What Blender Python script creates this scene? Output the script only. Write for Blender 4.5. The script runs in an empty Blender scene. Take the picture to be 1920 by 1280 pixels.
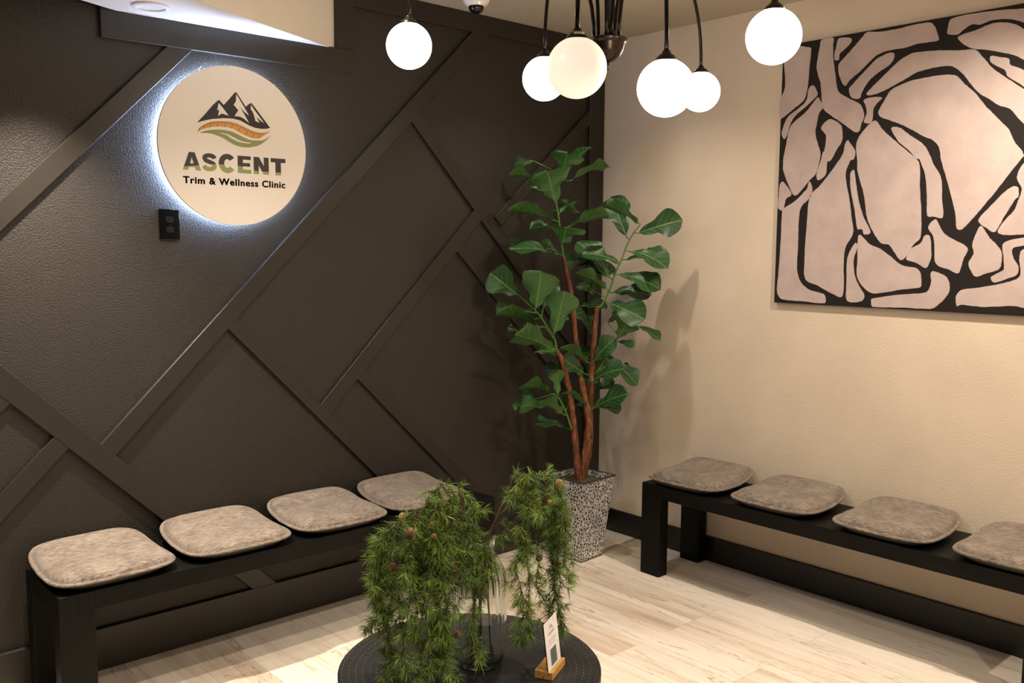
import bpy, bmesh, math, random
import numpy as np
from mathutils import Vector, Matrix, Euler

S = bpy.context.scene
COL = S.collection
PI = math.pi

# ------------------------------------------------------------------ camera
CAM = np.array([-3.8688, -3.5464, 1.6146])
ROT = (1.46808, -0.006463, -0.733266)
FPX = 1718.61
cd = bpy.data.cameras.new('camera')
cam = bpy.data.objects.new('camera', cd)
COL.objects.link(cam)
cam.location = CAM.tolist()
cam.rotation_euler = ROT
cd.sensor_width = 36.0
cd.lens = FPX / 1920 * 36.0
cd.clip_start = 0.05
S.camera = cam

# ------------------------------------------------------------------ world and exposure
W = bpy.data.worlds.new('world')
S.world = W
W.use_nodes = True
bg = W.node_tree.nodes['Background']
bg.inputs[0].default_value = (1.0, 0.86, 0.70, 1)
bg.inputs[1].default_value = 0.02
S.view_settings.view_transform = 'Standard'
S.view_settings.look = 'None'
S.view_settings.exposure = 0.25
S.view_settings.gamma = 1.0
S.view_settings.use_curve_mapping = False

# ------------------------------------------------------------------ lamps of the room (recessed downlights in ceiling)
WARM = (1.0, 0.87, 0.71)
DOWN = [(-0.72, -0.72, 2.735, 42, 122), (-0.72, -2.35, 2.735, 150, 150), (-2.95, -0.33, 2.455, 290, 84),
        (-2.30, -0.98, 2.735, 85, 112), (-2.4, -4.2, 2.735, 190, 140), (-0.9, -4.2, 2.735, 190, 140), (-3.25, -1.56, 2.735, 85, 140)]
GLOBE_W = 17.0      # emission strength of a lit globe


def spot(loc, power, ang):
    l = bpy.data.lights.new('downlight_beam', 'SPOT')
    l.energy = power
    l.color = WARM
    l.spot_size = math.radians(ang)
    l.spot_blend = 1.0
    l.shadow_soft_size = 0.025
    o = bpy.data.objects.new('downlight_beam', l)
    COL.objects.link(o)
    o.location = (loc[0], loc[1], loc[2] - 0.02)
    return o


for d in DOWN:
    spot(d[:3], d[3], d[4])

# ------------------------------------------------------------------ helpers
RM = np.array(Euler(ROT, 'XYZ').to_matrix())


def ray(u, v):
    return RM @ np.array([(u - 960) / FPX, -(v - 640) / FPX, -1.0])


def on(axis, val, u, v):
    """point of the plane x/y/z = val that is seen in the photograph at pixel u, v"""
    d = ray(u, v)
    return Vector(CAM + d * (val - CAM[axis]) / d[axis])


def depth(u, v, t):
    return Vector(CAM + ray(u, v) * t)


def link(o, parent=None):
    COL.objects.link(o)
    if parent is not None:
        o.parent = parent
    return o


def tag(o, label=None, cat=None, group=None, kind=None):
    if label: o['label'] = label
    if cat: o['category'] = cat
    if group: o['group'] = group
    if kind: o['kind'] = kind
    return o


def empty(name, loc=(0, 0, 0), rz=0.0, label=None, cat=None, group=None):
    o = bpy.data.objects.new(name, None)
    o.empty_display_size = 0.05
    link(o)
    o.location = loc
    o.rotation_euler = (0, 0, rz)
    return tag(o, label, cat, group)


def mesh(name, verts, faces, mat, parent=None, smooth=False, off=(0, 0, 0)):
    me = bpy.data.meshes.new(name)
    ov = Vector(off)
    me.from_pydata([tuple(Vector(v) - ov) for v in verts], [], faces)
    me.update()
    if smooth:
        me.polygons.foreach_set('use_smooth', [True] * len(me.polygons))
    if mat: me.materials.append(mat)
    return link(bpy.data.objects.new(name, me), parent)


def from_bm(name, bm, mat, parent=None, smooth=False, off=(0, 0, 0)):
    me = bpy.data.meshes.new(name)
    bmesh.ops.translate(bm, verts=bm.verts, vec=-Vector(off))
    bm.to_mesh(me)
    bm.free()
    if smooth:
        me.polygons.foreach_set('use_smooth', [True] * len(me.polygons))
    if mat: me.materials.append(mat)
    return link(bpy.data.objects.new(name, me), parent)


def add_box(bm, lo, hi, bev=0.0):
    lo, hi = Vector(lo), Vector(hi)
    r = bmesh.ops.create_cube(bm, size=1.0)
    vs = r['verts']
    for v in vs:
        v.co = Vector(((v.co.x + .5) * (hi.x - lo.x) + lo.x, (v.co.y + .5) * (hi.y - lo.y) + lo.y, (v.co.z + .5) * (hi.z - lo.z) + lo.z))
    if bev > 0:
        es = list({e for v in vs for e in v.link_edges})
        bmesh.ops.bevel(bm, geom=es, offset=bev, segments=2, affect='EDGES', profile=0.5)


def box(name, lo, hi, mat, parent=None, bev=0.0, off=(0, 0, 0)):
    bm = bmesh.new()
    add_box(bm, lo, hi, bev)
    return from_bm(name, bm, mat, parent, False, off)


def lathe_data(profile, n=48, c=(0, 0, 0), rib=None):
    vs, fs = [], []
    for (r, z) in profile:
        for k in range(n):
            a = 2 * PI * k / n
            rr = r * (rib(a, z) if rib else 1.0)
            vs.append((c[0] + rr * math.cos(a), c[1] + rr * math.sin(a), c[2] + z))
    for i in range(len(profile) - 1):
        for k in range(n):
            k2 = (k + 1) % n
            fs.append((i * n + k, i * n + k2, (i + 1) * n + k2, (i + 1) * n + k))
    if profile[0][0] > 1e-4: fs.append(tuple(reversed(range(n))))
    if profile[-1][0] > 1e-4: fs.append(tuple(range((len(profile) - 1) * n, len(profile) * n)))
    return vs, fs


def lathe(name, profile, mat, parent=None, n=48, c=(0, 0, 0), smooth=True, rib=None, off=(0, 0, 0)):
    vs, fs = lathe_data(profile, n, c, rib)
    o = mesh(name, vs, fs, mat, parent, smooth, off)
    if smooth: sharp(o, 40)
    return o


def sharp(o, deg):
    me = o.data
    bm = bmesh.new()
    bm.from_mesh(me)
    bmesh.ops.recalc_face_normals(bm, faces=bm.faces)
    for e in bm.edges:
        e.smooth = not (len(e.link_faces) == 2 and e.calc_face_angle(0) > math.radians(deg))
    bm.to_mesh(me)
    bm.free()


def catmull(pts, per=8):
    P = [Vector(p) for p in pts]
    if len(P) < 3:
        return [P[0].lerp(P[-1], i / per) for i in range(per + 1)]
    out = []
    Q = [P[0] * 2 - P[1]] + P + [P[-1] * 2 - P[-2]]
    for i in range(1, len(Q) - 2):
        p0, p1, p2, p3 = Q[i - 1:i + 3]
        for k in range(per):
            t = k / per
            out.append(0.5 * ((2 * p1) + (p2 - p0) * t + (2 * p0 - 5 * p1 + 4 * p2 - p3) * t * t + (3 * p1 - p0 - 3 * p2 + p3) * t ** 3))
    out.append(P[-1])
    return out


def tube_data(pts, rad, n=8, V=None, F=None, wob=0.0, rng=random):
    V = [] if V is None else V
    F = [] if F is None else F
    b0 = len(V)
    m = len(pts)
    ref = Vector((0.31, 0.17, 0.93))
    for i, p in enumerate(pts):
        t = (pts[min(i + 1, m - 1)] - pts[max(i - 1, 0)]).normalized()
        a = t.cross(ref)
        if a.length < 1e-3: a = t.cross(Vector((1, 0, 0)))
        a.normalize()
        b = t.cross(a)
        r = rad(i / (m - 1)) if callable(rad) else rad
        for k in range(n):
            an = 2 * PI * k / n
            rr = r * (1 + wob * rng.uniform(-1, 1))
            V.append(p + a * (rr * math.cos(an)) + b * (rr * math.sin(an)))
    for i in range(m - 1):
        for k in range(n):
            k2 = (k + 1) % n
            F.append((b0 + i * n + k, b0 + i * n + k2, b0 + (i + 1) * n + k2, b0 + (i + 1) * n + k))
    F.append(tuple(reversed(range(b0, b0 + n))))
    F.append(tuple(range(b0 + (m - 1) * n, b0 + m * n)))
    return V, F


# ------------------------------------------------------------------ materials
class NT:
    def __init__(s, name):
        s.m = bpy.data.materials.new(name)
        s.m.use_nodes = True
        s.t = s.m.node_tree
        s.p = s.t.nodes['Principled BSDF']

    def n(s, typ, **kw):
        nd = s.t.nodes.new(typ)
        for k, v in kw.items():
            if k.startswith('i_'):
                key = k[2:]
                nd.inputs[int(key) if key.isdigit() else key.replace('_', ' ')].default_value = v
            else:
                setattr(nd, k, v)
        return nd

    def l(s, a, b):
        s.t.links.new(a, b)

    def ramp(s, fac, stops):
        r = s.n('ShaderNodeValToRGB')
        el = r.color_ramp.elements
        while len(el) < len(stops): el.new(0.5)
        for e, (p, c) in zip(el, stops):
            e.position = p
            e.color = (c[0], c[1], c[2], 1) if not isinstance(c, (int, float)) else (c, c, c, 1)
        s.l(fac, r.inputs[0])
        return r.outputs[0]

    def coords(s, scale=(1, 1, 1), kind='Object', rot=(0, 0, 0)):
        tc = s.n('ShaderNodeTexCoord')
        mp = s.n('ShaderNodeMapping')
        mp.inputs['Scale'].default_value = scale
        mp.inputs['Rotation'].default_value = rot
        s.l(tc.outputs[kind], mp.inputs[0])
        return mp.outputs[0]

    def noise(s, vec, scale=5, detail=4, rough=.55, dist=0):
        nd = s.n('ShaderNodeTexNoise')
        nd.inputs['Scale'].default_value = scale
        nd.inputs['Detail'].default_value = detail
        nd.inputs['Roughness'].default_value = rough
        nd.inputs['Distortion'].default_value = dist
        s.l(vec, nd.inputs['Vector'])
        return nd.outputs['Fac']

    def bump(s, h, strength=.3, dist=.002):
        b = s.n('ShaderNodeBump')
        b.inputs['Strength'].default_value = strength
        b.inputs['Distance'].default_value = dist
        s.l(h, b.inputs['Height'])
        s.l(b.outputs[0], s.p.inputs['Normal'])
        return b

    def mix(s, fac, a, b, mode='MIX'):
        m = s.n('ShaderNodeMix', data_type='RGBA', blend_type=mode)
        for x, sock in ((fac, m.inputs[0]), (a, m.inputs[6]), (b, m.inputs[7])):
            if isinstance(x, (int, float)): sock.default_value = x
            elif isinstance(x, tuple): sock.default_value = (x[0], x[1], x[2], 1)
            else: s.l(x, sock)
        return m.outputs[2]

    def math(s, op, a, b=None):
        m = s.n('ShaderNodeMath', operation=op)
        for x, sock in ((a, m.inputs[0]), (b, m.inputs[1])):
            if x is None: continue
            if isinstance(x, (int, float)): sock.default_value = x
            else: s.l(x, sock)
        return m.outputs[0]


def plain(name, col, rough=.5, metal=0.0, spec=.5, **kw):
    t = NT(name)
    t.p.inputs['Base Color'].default_value = (*col, 1)
    t.p.inputs['Roughness'].default_value = rough
    t.p.inputs['Metallic'].default_value = metal
    t.p.inputs['Specular IOR Level'].default_value = spec
    for k, v in kw.items():
        t.p.inputs[k.replace('_', ' ')].default_value = v
    return t.m


def emis(name, col, strength, base=(.8, .8, .8)):
    m = plain(name, base, .3)
    p = m.node_tree.nodes['Principled BSDF']
    p.inputs['Emission Color'].default_value = (*col, 1)
    p.inputs['Emission Strength'].default_value = strength
    return m


M = {}


def wall_paint(name, col, rough, bump, scale, spec=.5):
    t = NT(name)
    v = t.coords()
    big = t.noise(v, 3.0, 2)
    c = t.ramp(big, [(.3, tuple(x * .95 for x in col)), (.7, tuple(min(1, x * 1.04) for x in col))])
    t.l(c, t.p.inputs['Base Color'])
    t.p.inputs['Roughness'].default_value = rough
    t.p.inputs['Specular IOR Level'].default_value = spec
    n1 = t.noise(v, scale, 3, .55)
    blot = t.ramp(n1, [(.42, 0.0), (.62, 1.0)])
    n2 = t.noise(v, scale * 2.6, 2)
    h = t.math('ADD', blot, t.math('MULTIPLY', n2, .35))
    t.bump(h, bump, .003)
    return t.m


M['dark_wall'] = wall_paint('dark_wall_paint', (.0200, .0166, .0127), .44, .34, 165)
M['dark_trim'] = wall_paint('dark_trim_paint', (.0195, .0162, .0125), .40, .04, 60)
M['cream_wall'] = wall_paint('cream_wall_paint', (.67, .565, .445), .6, .16, 110, .3)
M['cream_ceiling'] = wall_paint('ceiling_paint', (.44, .38, .29), .75, .10, 110, .2)
M['soffit'] = wall_paint('soffit_paint', (.74, .68, .60), .65, .06, 110, .3)
M['black_base'] = plain('black_baseboard', (.006, .0055, .005), .35)

# floor
t = NT('maple_plank_floor')
v = t.coords()
sx = t.n('ShaderNodeSeparateXYZ'); t.l(v, sx.inputs[0])
cx = t.n('ShaderNodeCombineXYZ')
t.l(sx.outputs['Y'], cx.inputs[0]); t.l(t.math('ADD', sx.outputs['X'], .33 + 1.8 * 10), cx.inputs[1])
br = t.n('ShaderNodeTexBrick')
br.offset = .37; br.offset_frequency = 3; br.squash = 1.0
t.l(cx.outputs[0], br.inputs['Vector'])
br.inputs['Color1'].default_value = (0, 0, 0, 1); br.inputs['Color2'].default_value = (1, 1, 1, 1)
br.inputs['Mortar'].default_value = (.5, .5, .5, 1)
br.inputs['Scale'].default_value = 1; br.inputs['Mortar Size'].default_value = .0009
br.inputs['Mortar Smooth'].default_value = .1; br.inputs['Bias'].default_value = 0
br.inputs['Brick Width'].default_value = 1.22; br.inputs['Row Height'].default_value = .18
rnd = br.outputs['Color']
sc = t.n('ShaderNodeVectorMath', operation='SCALE'); t.l(rnd, sc.inputs[0]); sc.inputs['Scale'].default_value = 37.0
av = t.n('ShaderNodeVectorMath', operation='ADD'); t.l(v, av.inputs[0]); t.l(sc.outputs[0], av.inputs[1])
def stretched(s3):
    mp = t.n('ShaderNodeMapping'); mp.inputs['Scale'].default_value = s3
    t.l(av.outputs[0], mp.inputs[0]); return mp.outputs[0]
broad = t.math('ADD', t.math('MULTIPLY', t.noise(stretched((6.5, .55, 1)), 1.0, 3, .5, .8), .62), t.math('MULTIPLY', t.noise(stretched((22, 1.1, 1)), 1.0, 3, .5, .6), .38))
fine = t.noise(stretched((60, 3.0, 1)), 1.0, 4, .6)
tone = t.math('ADD', t.math('MULTIPLY', broad, .85), t.math('MULTIPLY', t.math('SUBTRACT', rnd, .18), .21))
base = t.ramp(tone, [(.40, (.76, .68, .585)), (.50, (.71, .62, .52)), (.57, (.60, .495, .395)), (.66, (.47, .365, .275))])
base = t.mix(t.math('MULTIPLY', t.ramp(fine, [(.45, 0.0), (.75, 1.0)]), .28), base, (.42, .31, .21))
vein = t.noise(stretched((9, 1.1, 1)), 1.0, 5, .62, 1.4)
vline = t.ramp(vein, [(.485, 0.0), (.5, 1.0), (.515, 0.0)])
patch = t.ramp(t.noise(stretched((3.2, .7, 1)), 1.0, 2), [(.46, 0.0), (.60, 1.0)])
base = t.mix(t.math('MULTIPLY', t.math('MULTIPLY', vline, patch), .68), base, (.16, .095, .05))
knot = t.ramp(t.noise(stretched((16, 2.4, 1)), 1.0, 3, .6, .5), [(.66, 0.0), (.76, 1.0)])
base = t.mix(t.math('MULTIPLY', knot, .6), base, (.26, .16, .09))
base = t.mix(t.math('MULTIPLY', br.outputs['Fac'], .6), base, (.25, .18, .12))
t.l(base, t.p.inputs['Base Color'])
t.p.inputs['Roughness'].default_value = .38
t.p.inputs['Specular IOR Level'].default_value = .4
t.bump(t.math('SUBTRACT', t.math('MULTIPLY', fine, .25), br.outputs['Fac']), .12, .002)
M['floor'] = t.m

# black stained bench wood
def black_wood(name, axis):
    t = NT(name)
    s3 = [90, 90, 90]; s3[axis] = 5
    v = t.coords(tuple(s3))
    g = t.noise(v, 1.0, 4, .6, .4)
    c = t.ramp(g, [(.35, (.0022, .0021, .0018)), (.7, (.006, .0055, .0047))])
    t.l(c, t.p.inputs['Base Color'])
    t.p.inputs['Roughness'].default_value = .48
    t.p.inputs['Specular IOR Level'].default_value = .16
    t.bump(g, .25, .001)
    return t.m


for i, a in enumerate('xyz'): M['wood_' + a] = black_wood('black_stained_wood_' + a, i)

# cushion chenille
t = NT('chenille_fabric')
v = t.coords((1, 1, 1))
oi = t.n('ShaderNodeObjectInfo')
mp = t.n('ShaderNodeMapping'); mp.inputs['Scale'].default_value = (40, 300, 90)
ad = t.n('ShaderNodeVectorMath', operation='ADD'); t.l(v, ad.inputs[0])
sc = t.n('ShaderNodeVectorMath', operation='SCALE'); sc.inputs[0].default_value = (7, 5, 3); t.l(oi.outputs['Random'], sc.inputs['Scale'])
t.l(sc.outputs[0], ad.inputs[1]); t.l(ad.outputs[0], mp.inputs[0])
slub = t.noise(mp.outputs[0], 1.0, 4, .65)
blot = t.noise(ad.outputs[0], 13, 3, .6, .5)
f = t.math('ADD', t.math('MULTIPLY', slub, .95), t.math('MULTIPLY', blot, .32))
c = t.ramp(f, [(.40, (.048, .036, .027)), (.56, (.112, .086, .066)), (.72, (.215, .172, .136)), (.9, (.31, .255, .205))])
t.l(c, t.p.inputs['Base Color'])
t.p.inputs['Roughness'].default_value = .85
t.p.inputs['Sheen Weight'].default_value = .25
t.p.inputs['Sheen Roughness'].default_value = .4
t.p.inputs['Sheen Tint'].default_value = (.9, .8, .7, 1)
t.bump(t.math('ADD', slub, t.math('MULTIPLY', blot, .4)), .45, .003)
M['chenille'] = t.m
M['underside'] = plain('black_grip_fabric', (.010, .009, .008), .7)

# planter
t = NT('crackle_planter')
v = t.coords()
vo = t.n('ShaderNodeTexVoronoi', feature='DISTANCE_TO_EDGE'); vo.inputs['Scale'].default_value = 62
mpn = t.n('ShaderNodeMapping'); mpn.inputs['Scale'].default_value = (1, 1, .86); t.l(v, mpn.inputs[0]); t.l(mpn.outputs[0], vo.inputs['Vector'])
web = t.ramp(vo.outputs['Distance'], [(.09, 1.0), (.15, 0.0)])
cell = t.noise(v, 25, 2)
cc = t.ramp(cell, [(.3, (.055, .048, .045)), (.7, (.16, .145, .14))])
t.l(t.mix(web, cc, (.74, .71, .68)), t.p.inputs['Base Color'])
t.p.inputs['Roughness'].default_value = .32
t.p.inputs['Metallic'].default_value = .25
t.bump(web, .6, .002)
M['planter'] = t.m
M['planter_rim'] = plain('planter_rim_metal', (.10, .095, .09), .35, .6)

t = NT('moss_soil')
v = t.coords()
n1 = t.noise(v, 60, 4)
t.l(t.ramp(n1, [(.3, (.018, .013, .006)), (.55, (.06, .055, .018)), (.75, (.11, .12, .03))]), t.p.inputs['Base Color'])
t.p.inputs['Roughness'].default_value = .95
t.bump(n1, 1.0, .01)
M['moss'] = t.m

t = NT('fig_bark')
v = t.coords((1, 1, .35))
n1 = t.noise(v, 48, 5, .72)
t.l(t.ramp(n1, [(.34, (.045, .013, .005)), (.52, (.15, .047, .014)), (.70, (.40, .16, .055))]), t.p.inputs['Base Color'])
t.p.inputs['Roughness'].default_value = .6
t.bump(n1, .6, .004)
M['fig_bark'] = t.m
M['green_stem'] = plain('green_stalk', (.085, .20, .025), .5)

t = NT('fig_leaf')
uv = t.n('ShaderNodeUVMap')
su = t.n('ShaderNodeSeparateXYZ'); t.l(uv.outputs[0], su.inputs[0])
U, Vv = su.outputs['X'], su.outputs['Y']            # U along, V across -1..1 stored 0..1
ab = t.math('ABSOLUTE', t.math('SUBTRACT', Vv, .5))
mid = t.ramp(ab, [(.008, 1.0), (.022, 0.0)])
ph = t.math('SUBTRACT', t.math('MULTIPLY', U, 6.0), t.math('MULTIPLY', ab, 4.2))
fr = t.math('ABSOLUTE', t.math('SUBTRACT', t.math('FRACT', ph), .5))
side = t.ramp(fr, [(.02, 1.0), (.055, 0.0)])
vein = t.math('MAXIMUM', mid, t.math('MULTIPLY', side, .55))
v = t.coords()
n1 = t.noise(v, 6, 2)
body = t.ramp(n1, [(.3, (.010, .043, .011)), (.7, (.020, .074, .017))])
geo = t.n('ShaderNodeNewGeometry')
body = t.mix(geo.outputs['Backfacing'], body, (.045, .125, .03))
t.l(t.mix(t.math('MULTIPLY', vein, .75), body, (.17, .29, .06)), t.p.inputs['Base Color'])
t.p.inputs['Roughness'].default_value = .42
t.p.inputs['Specular IOR Level'].default_value = .4
t.bump(t.math('SUBTRACT', 1.0, vein), .35, .004)
M['fig_leaf'] = t.m

# larch
t = NT('larch_needles')
at = t.n('ShaderNodeAttribute', attribute_name='tone')
t.l(t.ramp(at.outputs['Fac'], [(0, (.036, .072, .008)), (.5, (.115, .20, .021)), (1, (.25, .37, .05))]), t.p.inputs['Base Color'])
t.p.inputs['Roughness'].default_value = .5
M['needles'] = t.m
M['twig'] = plain('larch_twig', (.10, .048, .026), .7)
t = NT('cone_scales')
v = t.coords()
t.l(t.ramp(t.noise(v, 90, 2), [(.3, (.11, .045, .016)), (.7, (.32, .16, .06))]), t.p.inputs['Base Color'])
t.p.inputs['Roughness'].default_value = .6
M['cone'] = t.m
M['cone_core'] = plain('cone_core', (.035, .014, .006), .8)
M['cone_tan'] = plain('pale_cone_scales', (.55, .34, .14), .6)

# glass
t = NT('clear_glass')
t.p.inputs['Base Color'].default_value = (.93, .97, .95, 1)
t.p.inputs['Roughness'].default_value = 0.0
t.p.inputs['IOR'].default_value = 1.45
t.p.inputs['Transmission Weight'].default_value = 1.0
M['glass'] = t.m

# hammered table top (rings of little dashes)
t = NT('hammered_black_metal')
v = t.coords()
sx = t.n('ShaderNodeSeparateXYZ'); t.l(v, sx.inputs[0])
r_ = t.math('SQRT', t.math('ADD', t.math('MULTIPLY', sx.outputs['X'], sx.outputs['X']), t.math('MULTIPLY', sx.outputs['Y'], sx.outputs['Y'])))
an = t.math('ARCTAN2', sx.outputs['Y'], sx.outputs['X'])
ring = t.math('ABSOLUTE', t.math('SUBTRACT', t.math('FRACT', t.math('MULTIPLY', r_, 52.0)), .5))
ringid = t.math('FLOOR', t.math('MULTIPLY', r_, 52.0))
da = t.math('FRACT', t.math('ADD', t.math('MULTIPLY', an, 15.9), t.math('MULTIPLY', ringid, .37)))
dash = t.math('MULTIPLY', t.math('LESS_THAN', ring, .055), t.math('LESS_THAN', da, .42))
dash = t.math('MULTIPLY', dash, t.math('GREATER_THAN', r_, .25))
n1 = t.noise(t.coords((4, 60, 1), rot=(0, 0, .5)), 1.0, 4)
n2 = t.noise(v, 9, 3)
bcol = t.ramp(t.math('ADD', t.math('MULTIPLY', n1, .5), t.math('MULTIPLY', n2, .5)), [(.3, (.008, .008, .0078)), (.7, (.022, .0215, .0205))])
t.l(t.mix(t.math('MULTIPLY', dash, .3), bcol, (.24, .23, .21)), t.p.inputs['Base Color'])
t.p.inputs['Roughness'].default_value = .48
t.p.inputs['Metallic'].default_value = .25
t.bump(t.math('SUBTRACT', t.math('MULTIPLY', n1, .4), dash), .3, .0012)
M['table'] = t.m

M['black_metal'] = plain('black_lamp_metal', (.018, .015, .012), .30, .75)
M['bronze'] = plain('dark_bronze_cup', (.040, .031, .023), .27, .9)
M['globe_on'] = emis('lit_opal_globe', (1.0, .85, .66), GLOBE_W)
M['globe_off'] = emis('unlit_opal_globe_glow', (1.0, .86, .70), .62, (.85, .8, .72))  # unlit globe: faint emission stands in for light from the neighbouring globes
M['white_plastic'] = plain('white_plastic', (.80, .77, .74), .4)
M['black_gloss'] = plain('black_gloss_plastic', (.004, .004, .004), .08)
M['black_plastic'] = plain('black_plastic', (.004, .004, .004), .35, spec=.25)
M['slot_black'] = plain('slot_black', (.001, .001, .001), .6)
M['led'] = emis('status_led', (.8, .93, 1.0), 4.0)
M['label_white'] = plain('paper_sticker', (.7, .68, .63), .7)
M['sign_face'] = plain('sign_face_white', (.90, .85, .80), .45, spec=.3)
M['sign_edge'] = plain('sign_edge', (.55, .5, .45), .5)
M['halo'] = emis('sign_led_strip', (.46, .63, 1.0), 115.0)
M['ink'] = plain('sign_ink_black', (.030, .022, .026), .5, spec=.3)
M['orange'] = plain('sign_orange', (.74, .37, .10), .5, spec=.3)
M['green'] = plain('sign_green', (.285, .33, .13), .5, spec=.3)
M['sign_white'] = plain('sign_snow', (.90, .85, .80), .45, spec=.3)
M['oak'] = plain('bamboo_block', (.55, .28, .075), .45)
M['acrylic'] = plain('acrylic_sheet', (.95, .95, .97), .02, 0, .5, Transmission_Weight=1.0, IOR=1.2)
M['paper'] = plain('card_paper', (.80, .77, .76), .6)
M['card_green'] = plain('card_panel_green', (.10, .13, .115), .6)
M['card_ink'] = plain('card_ink', (.40, .37, .36), .6)
t = NT('canvas_black'); t.p.inputs['Base Color'].default_value = (.012, .0085, .0075, 1); t.p.inputs['Roughness'].default_value = .7
t.p.inputs['Specular IOR Level'].default_value = .25
M['canvas'] = t.m
t = NT('canvas_taupe_paint')
v = t.coords()
n1 = t.noise(v, 9, 4, .6); n2 = t.noise(v, 160, 3)
t.l(t.ramp(n1, [(.3, (.435, .345, .325)), (.7, (.52, .42, .395))]), t.p.inputs['Base Color'])
t.p.inputs['Roughness'].default_value = .8
t.p.inputs['Specular IOR Level'].default_value = .2
t.bump(t.math('ADD', n1, n2), .3, .003)
M['taupe'] = t.m

# ------------------------------------------------------------------ room shell
H = 2.74
X0, Y0 = -6.2, -6.2
T = .12


def struct(o):
    o['kind'] = 'structure'
    return o


struct(box('floor', (X0, Y0, -T), (0, 0, 0), M['floor']))
struct(box('ceiling', (X0 - T, Y0 - T, H), (T, T, H + T), M['cream_ceiling']))
struct(box('wall_left', (X0 - T, 0, -T), (T, T, H), M['dark_wall']))
struct(box('wall_right', (0, Y0, -T), (T, 0, H), M['cream_wall']))
struct(box('wall_back', (X0 - T, Y0 - T, -T), (T, Y0, H), M['dark_trim']))
struct(box('wall_far_left', (X0 - T, Y0, -T), (X0, 0, H), M['dark_trim']))
struct(box('baseboard_left', (X0, -.020, 0), (0, 0, .163), M['dark_trim'], bev=.002))
struct(box('baseboard_right', (-.014, Y0, 0), (0, -.020, .129), M['black_base'], bev=.002))

# diagonal soffit dropping from the ceiling, hits the dark wall between x=-2.60 and x=-1.716
SZ = 2.461
dv = Vector((-.907, -.421, 0))
a, b = Vector((-1.716, 0, 0)), Vector((-2.600, 0, 0))
poly = [a, b, b + dv * 3.6, a + dv * 3.95]
vs = [(p.x, p.y, SZ) for p in poly] + [(p.x, p.y, H) for p in poly]
struct(mesh('ceiling_soffit', vs, [(0, 1, 2, 3), (7, 6, 5, 4), (0, 4, 5, 1), (1, 5, 6, 2), (2, 6, 7, 3), (3, 7, 4, 0)], M['soffit']))

TH = .018
tn = [0]


def wall_board(p, q, w=.070, th=TH, z0=None):
    """flat trim board on the dark wall (plane y=0) between two (x, z) points, ends cut on the given lines"""
    tn[0] += 1
    P, Q = Vector((p[0], 0, p[1])), Vector((q[0], 0, q[1]))
    d = (Q - P).normalized()
    n = Vector((-d.z, 0, d.x)) * (w / 2)
    bm = bmesh.new()
    quad = [P - n, Q - n, Q + n, P + n]
    lo = [bm.verts.new((c.x, 0.0, c.z)) for c in quad]
    hi = [bm.verts.new((c.x, -th, c.z)) for c in quad]
    bm.faces.new(hi)
    bm.faces.new(list(reversed(lo)))
    for i in range(4):
        j = (i + 1) % 4
        bm.faces.new((lo[i], lo[j], hi[j], hi[i]))
    bmesh.ops.recalc_face_normals(bm, faces=bm.faces)
    es = [e for e in bm.edges if e.verts[0] in hi and e.verts[1] in hi]
    bmesh.ops.bevel(bm, geom=es, offset=.0015, segments=1, affect='EDGES')
    struct(from_bm('trim_%d' % tn[0], bm, M['dark_trim']))


E_ = .0
# frame boards
wall_board((-2.695, 2.4095), (-1.629, 2.4165), .098)                 # under the soffit
wall_board((-1.672, 2.466), (-1.672, H), .087)                       # right of the soffit
wall_board((-2.650, 2.459), (-2.650, H), .092)                       # left of the soffit
wall_board((-1.629, 2.696), (-.002, 2.696), .088)                    # along the ceiling
wall_board((-.060, .163), (-.060, 2.652), .115)                      # beside the corner
# diagonal boards
wall_board((-3.340, 1.415), (-2.380, 2.387), .070, .0172)
wall_board((-2.749, .822), (-.880, 2.675), .072, .0172)
wall_board((-3.900, 1.975), (-2.075, .133), .080)
wall_board((-3.600, .185), (-2.856, .929), .068, .0165)
wall_board((-3.900, .260), (-3.041, 1.114), .068, .0165)
wall_board((-2.250, 1.325), (-1.090, .137), .052, .0165)
wall_board((-1.324, 2.246), (-.095, .961), .068, .0165)
wall_board((-1.800, .888), (-.876, 1.812), .068, .0158)
wall_board((-1.627, 1.058), (-.710, .138), .060, .0150)
wall_board((-1.052, 1.638), (-.095, .707), .060, .0150)
wall_board((-.095, 2.345), (-.785, 1.742), .062, .0158)

# ------------------------------------------------------------------ recessed lamps (housings)
def downlight(x, y, z, label, lit=True, r=.075):
    e = empty('recessed_light', (x, y, z), 0, label, 'ceiling light')
    lathe('trim_ring', [(r * .78, -.001), (r * .80, -.008), (r, -.006), (r, 0), (r * .78, 0)], M['white_plastic'], e, 32)
    lathe('lens', [(0, -.003), (r * .79, -.003), (r * .79, 0)], M['lens_on'] if lit else M['white_plastic'], e, 32)
    return e


M['lens_on'] = emis('downlight_lens', WARM, 3.0)
downlight(-2.572, -.172, SZ, 'unlit round white light flush in the underside of the white soffit', False, .064)
where = ['lit recessed ceiling light above the potted fig tree', 'lit recessed ceiling light above the far end of the right bench',
         'lit recessed light under the soffit near the left end of the dark wall', 'lit recessed ceiling light above the middle of the left bench',
         'lit recessed ceiling light behind the camera near middle of room', 'lit recessed ceiling light behind the camera near right wall',
         'lit recessed ceiling light left of the chandelier in front of the dark wall']
for d, w in zip(DOWN, where):
    downlight(d[0], d[1], H if d[2] > 2.6 else SZ, w)

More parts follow.
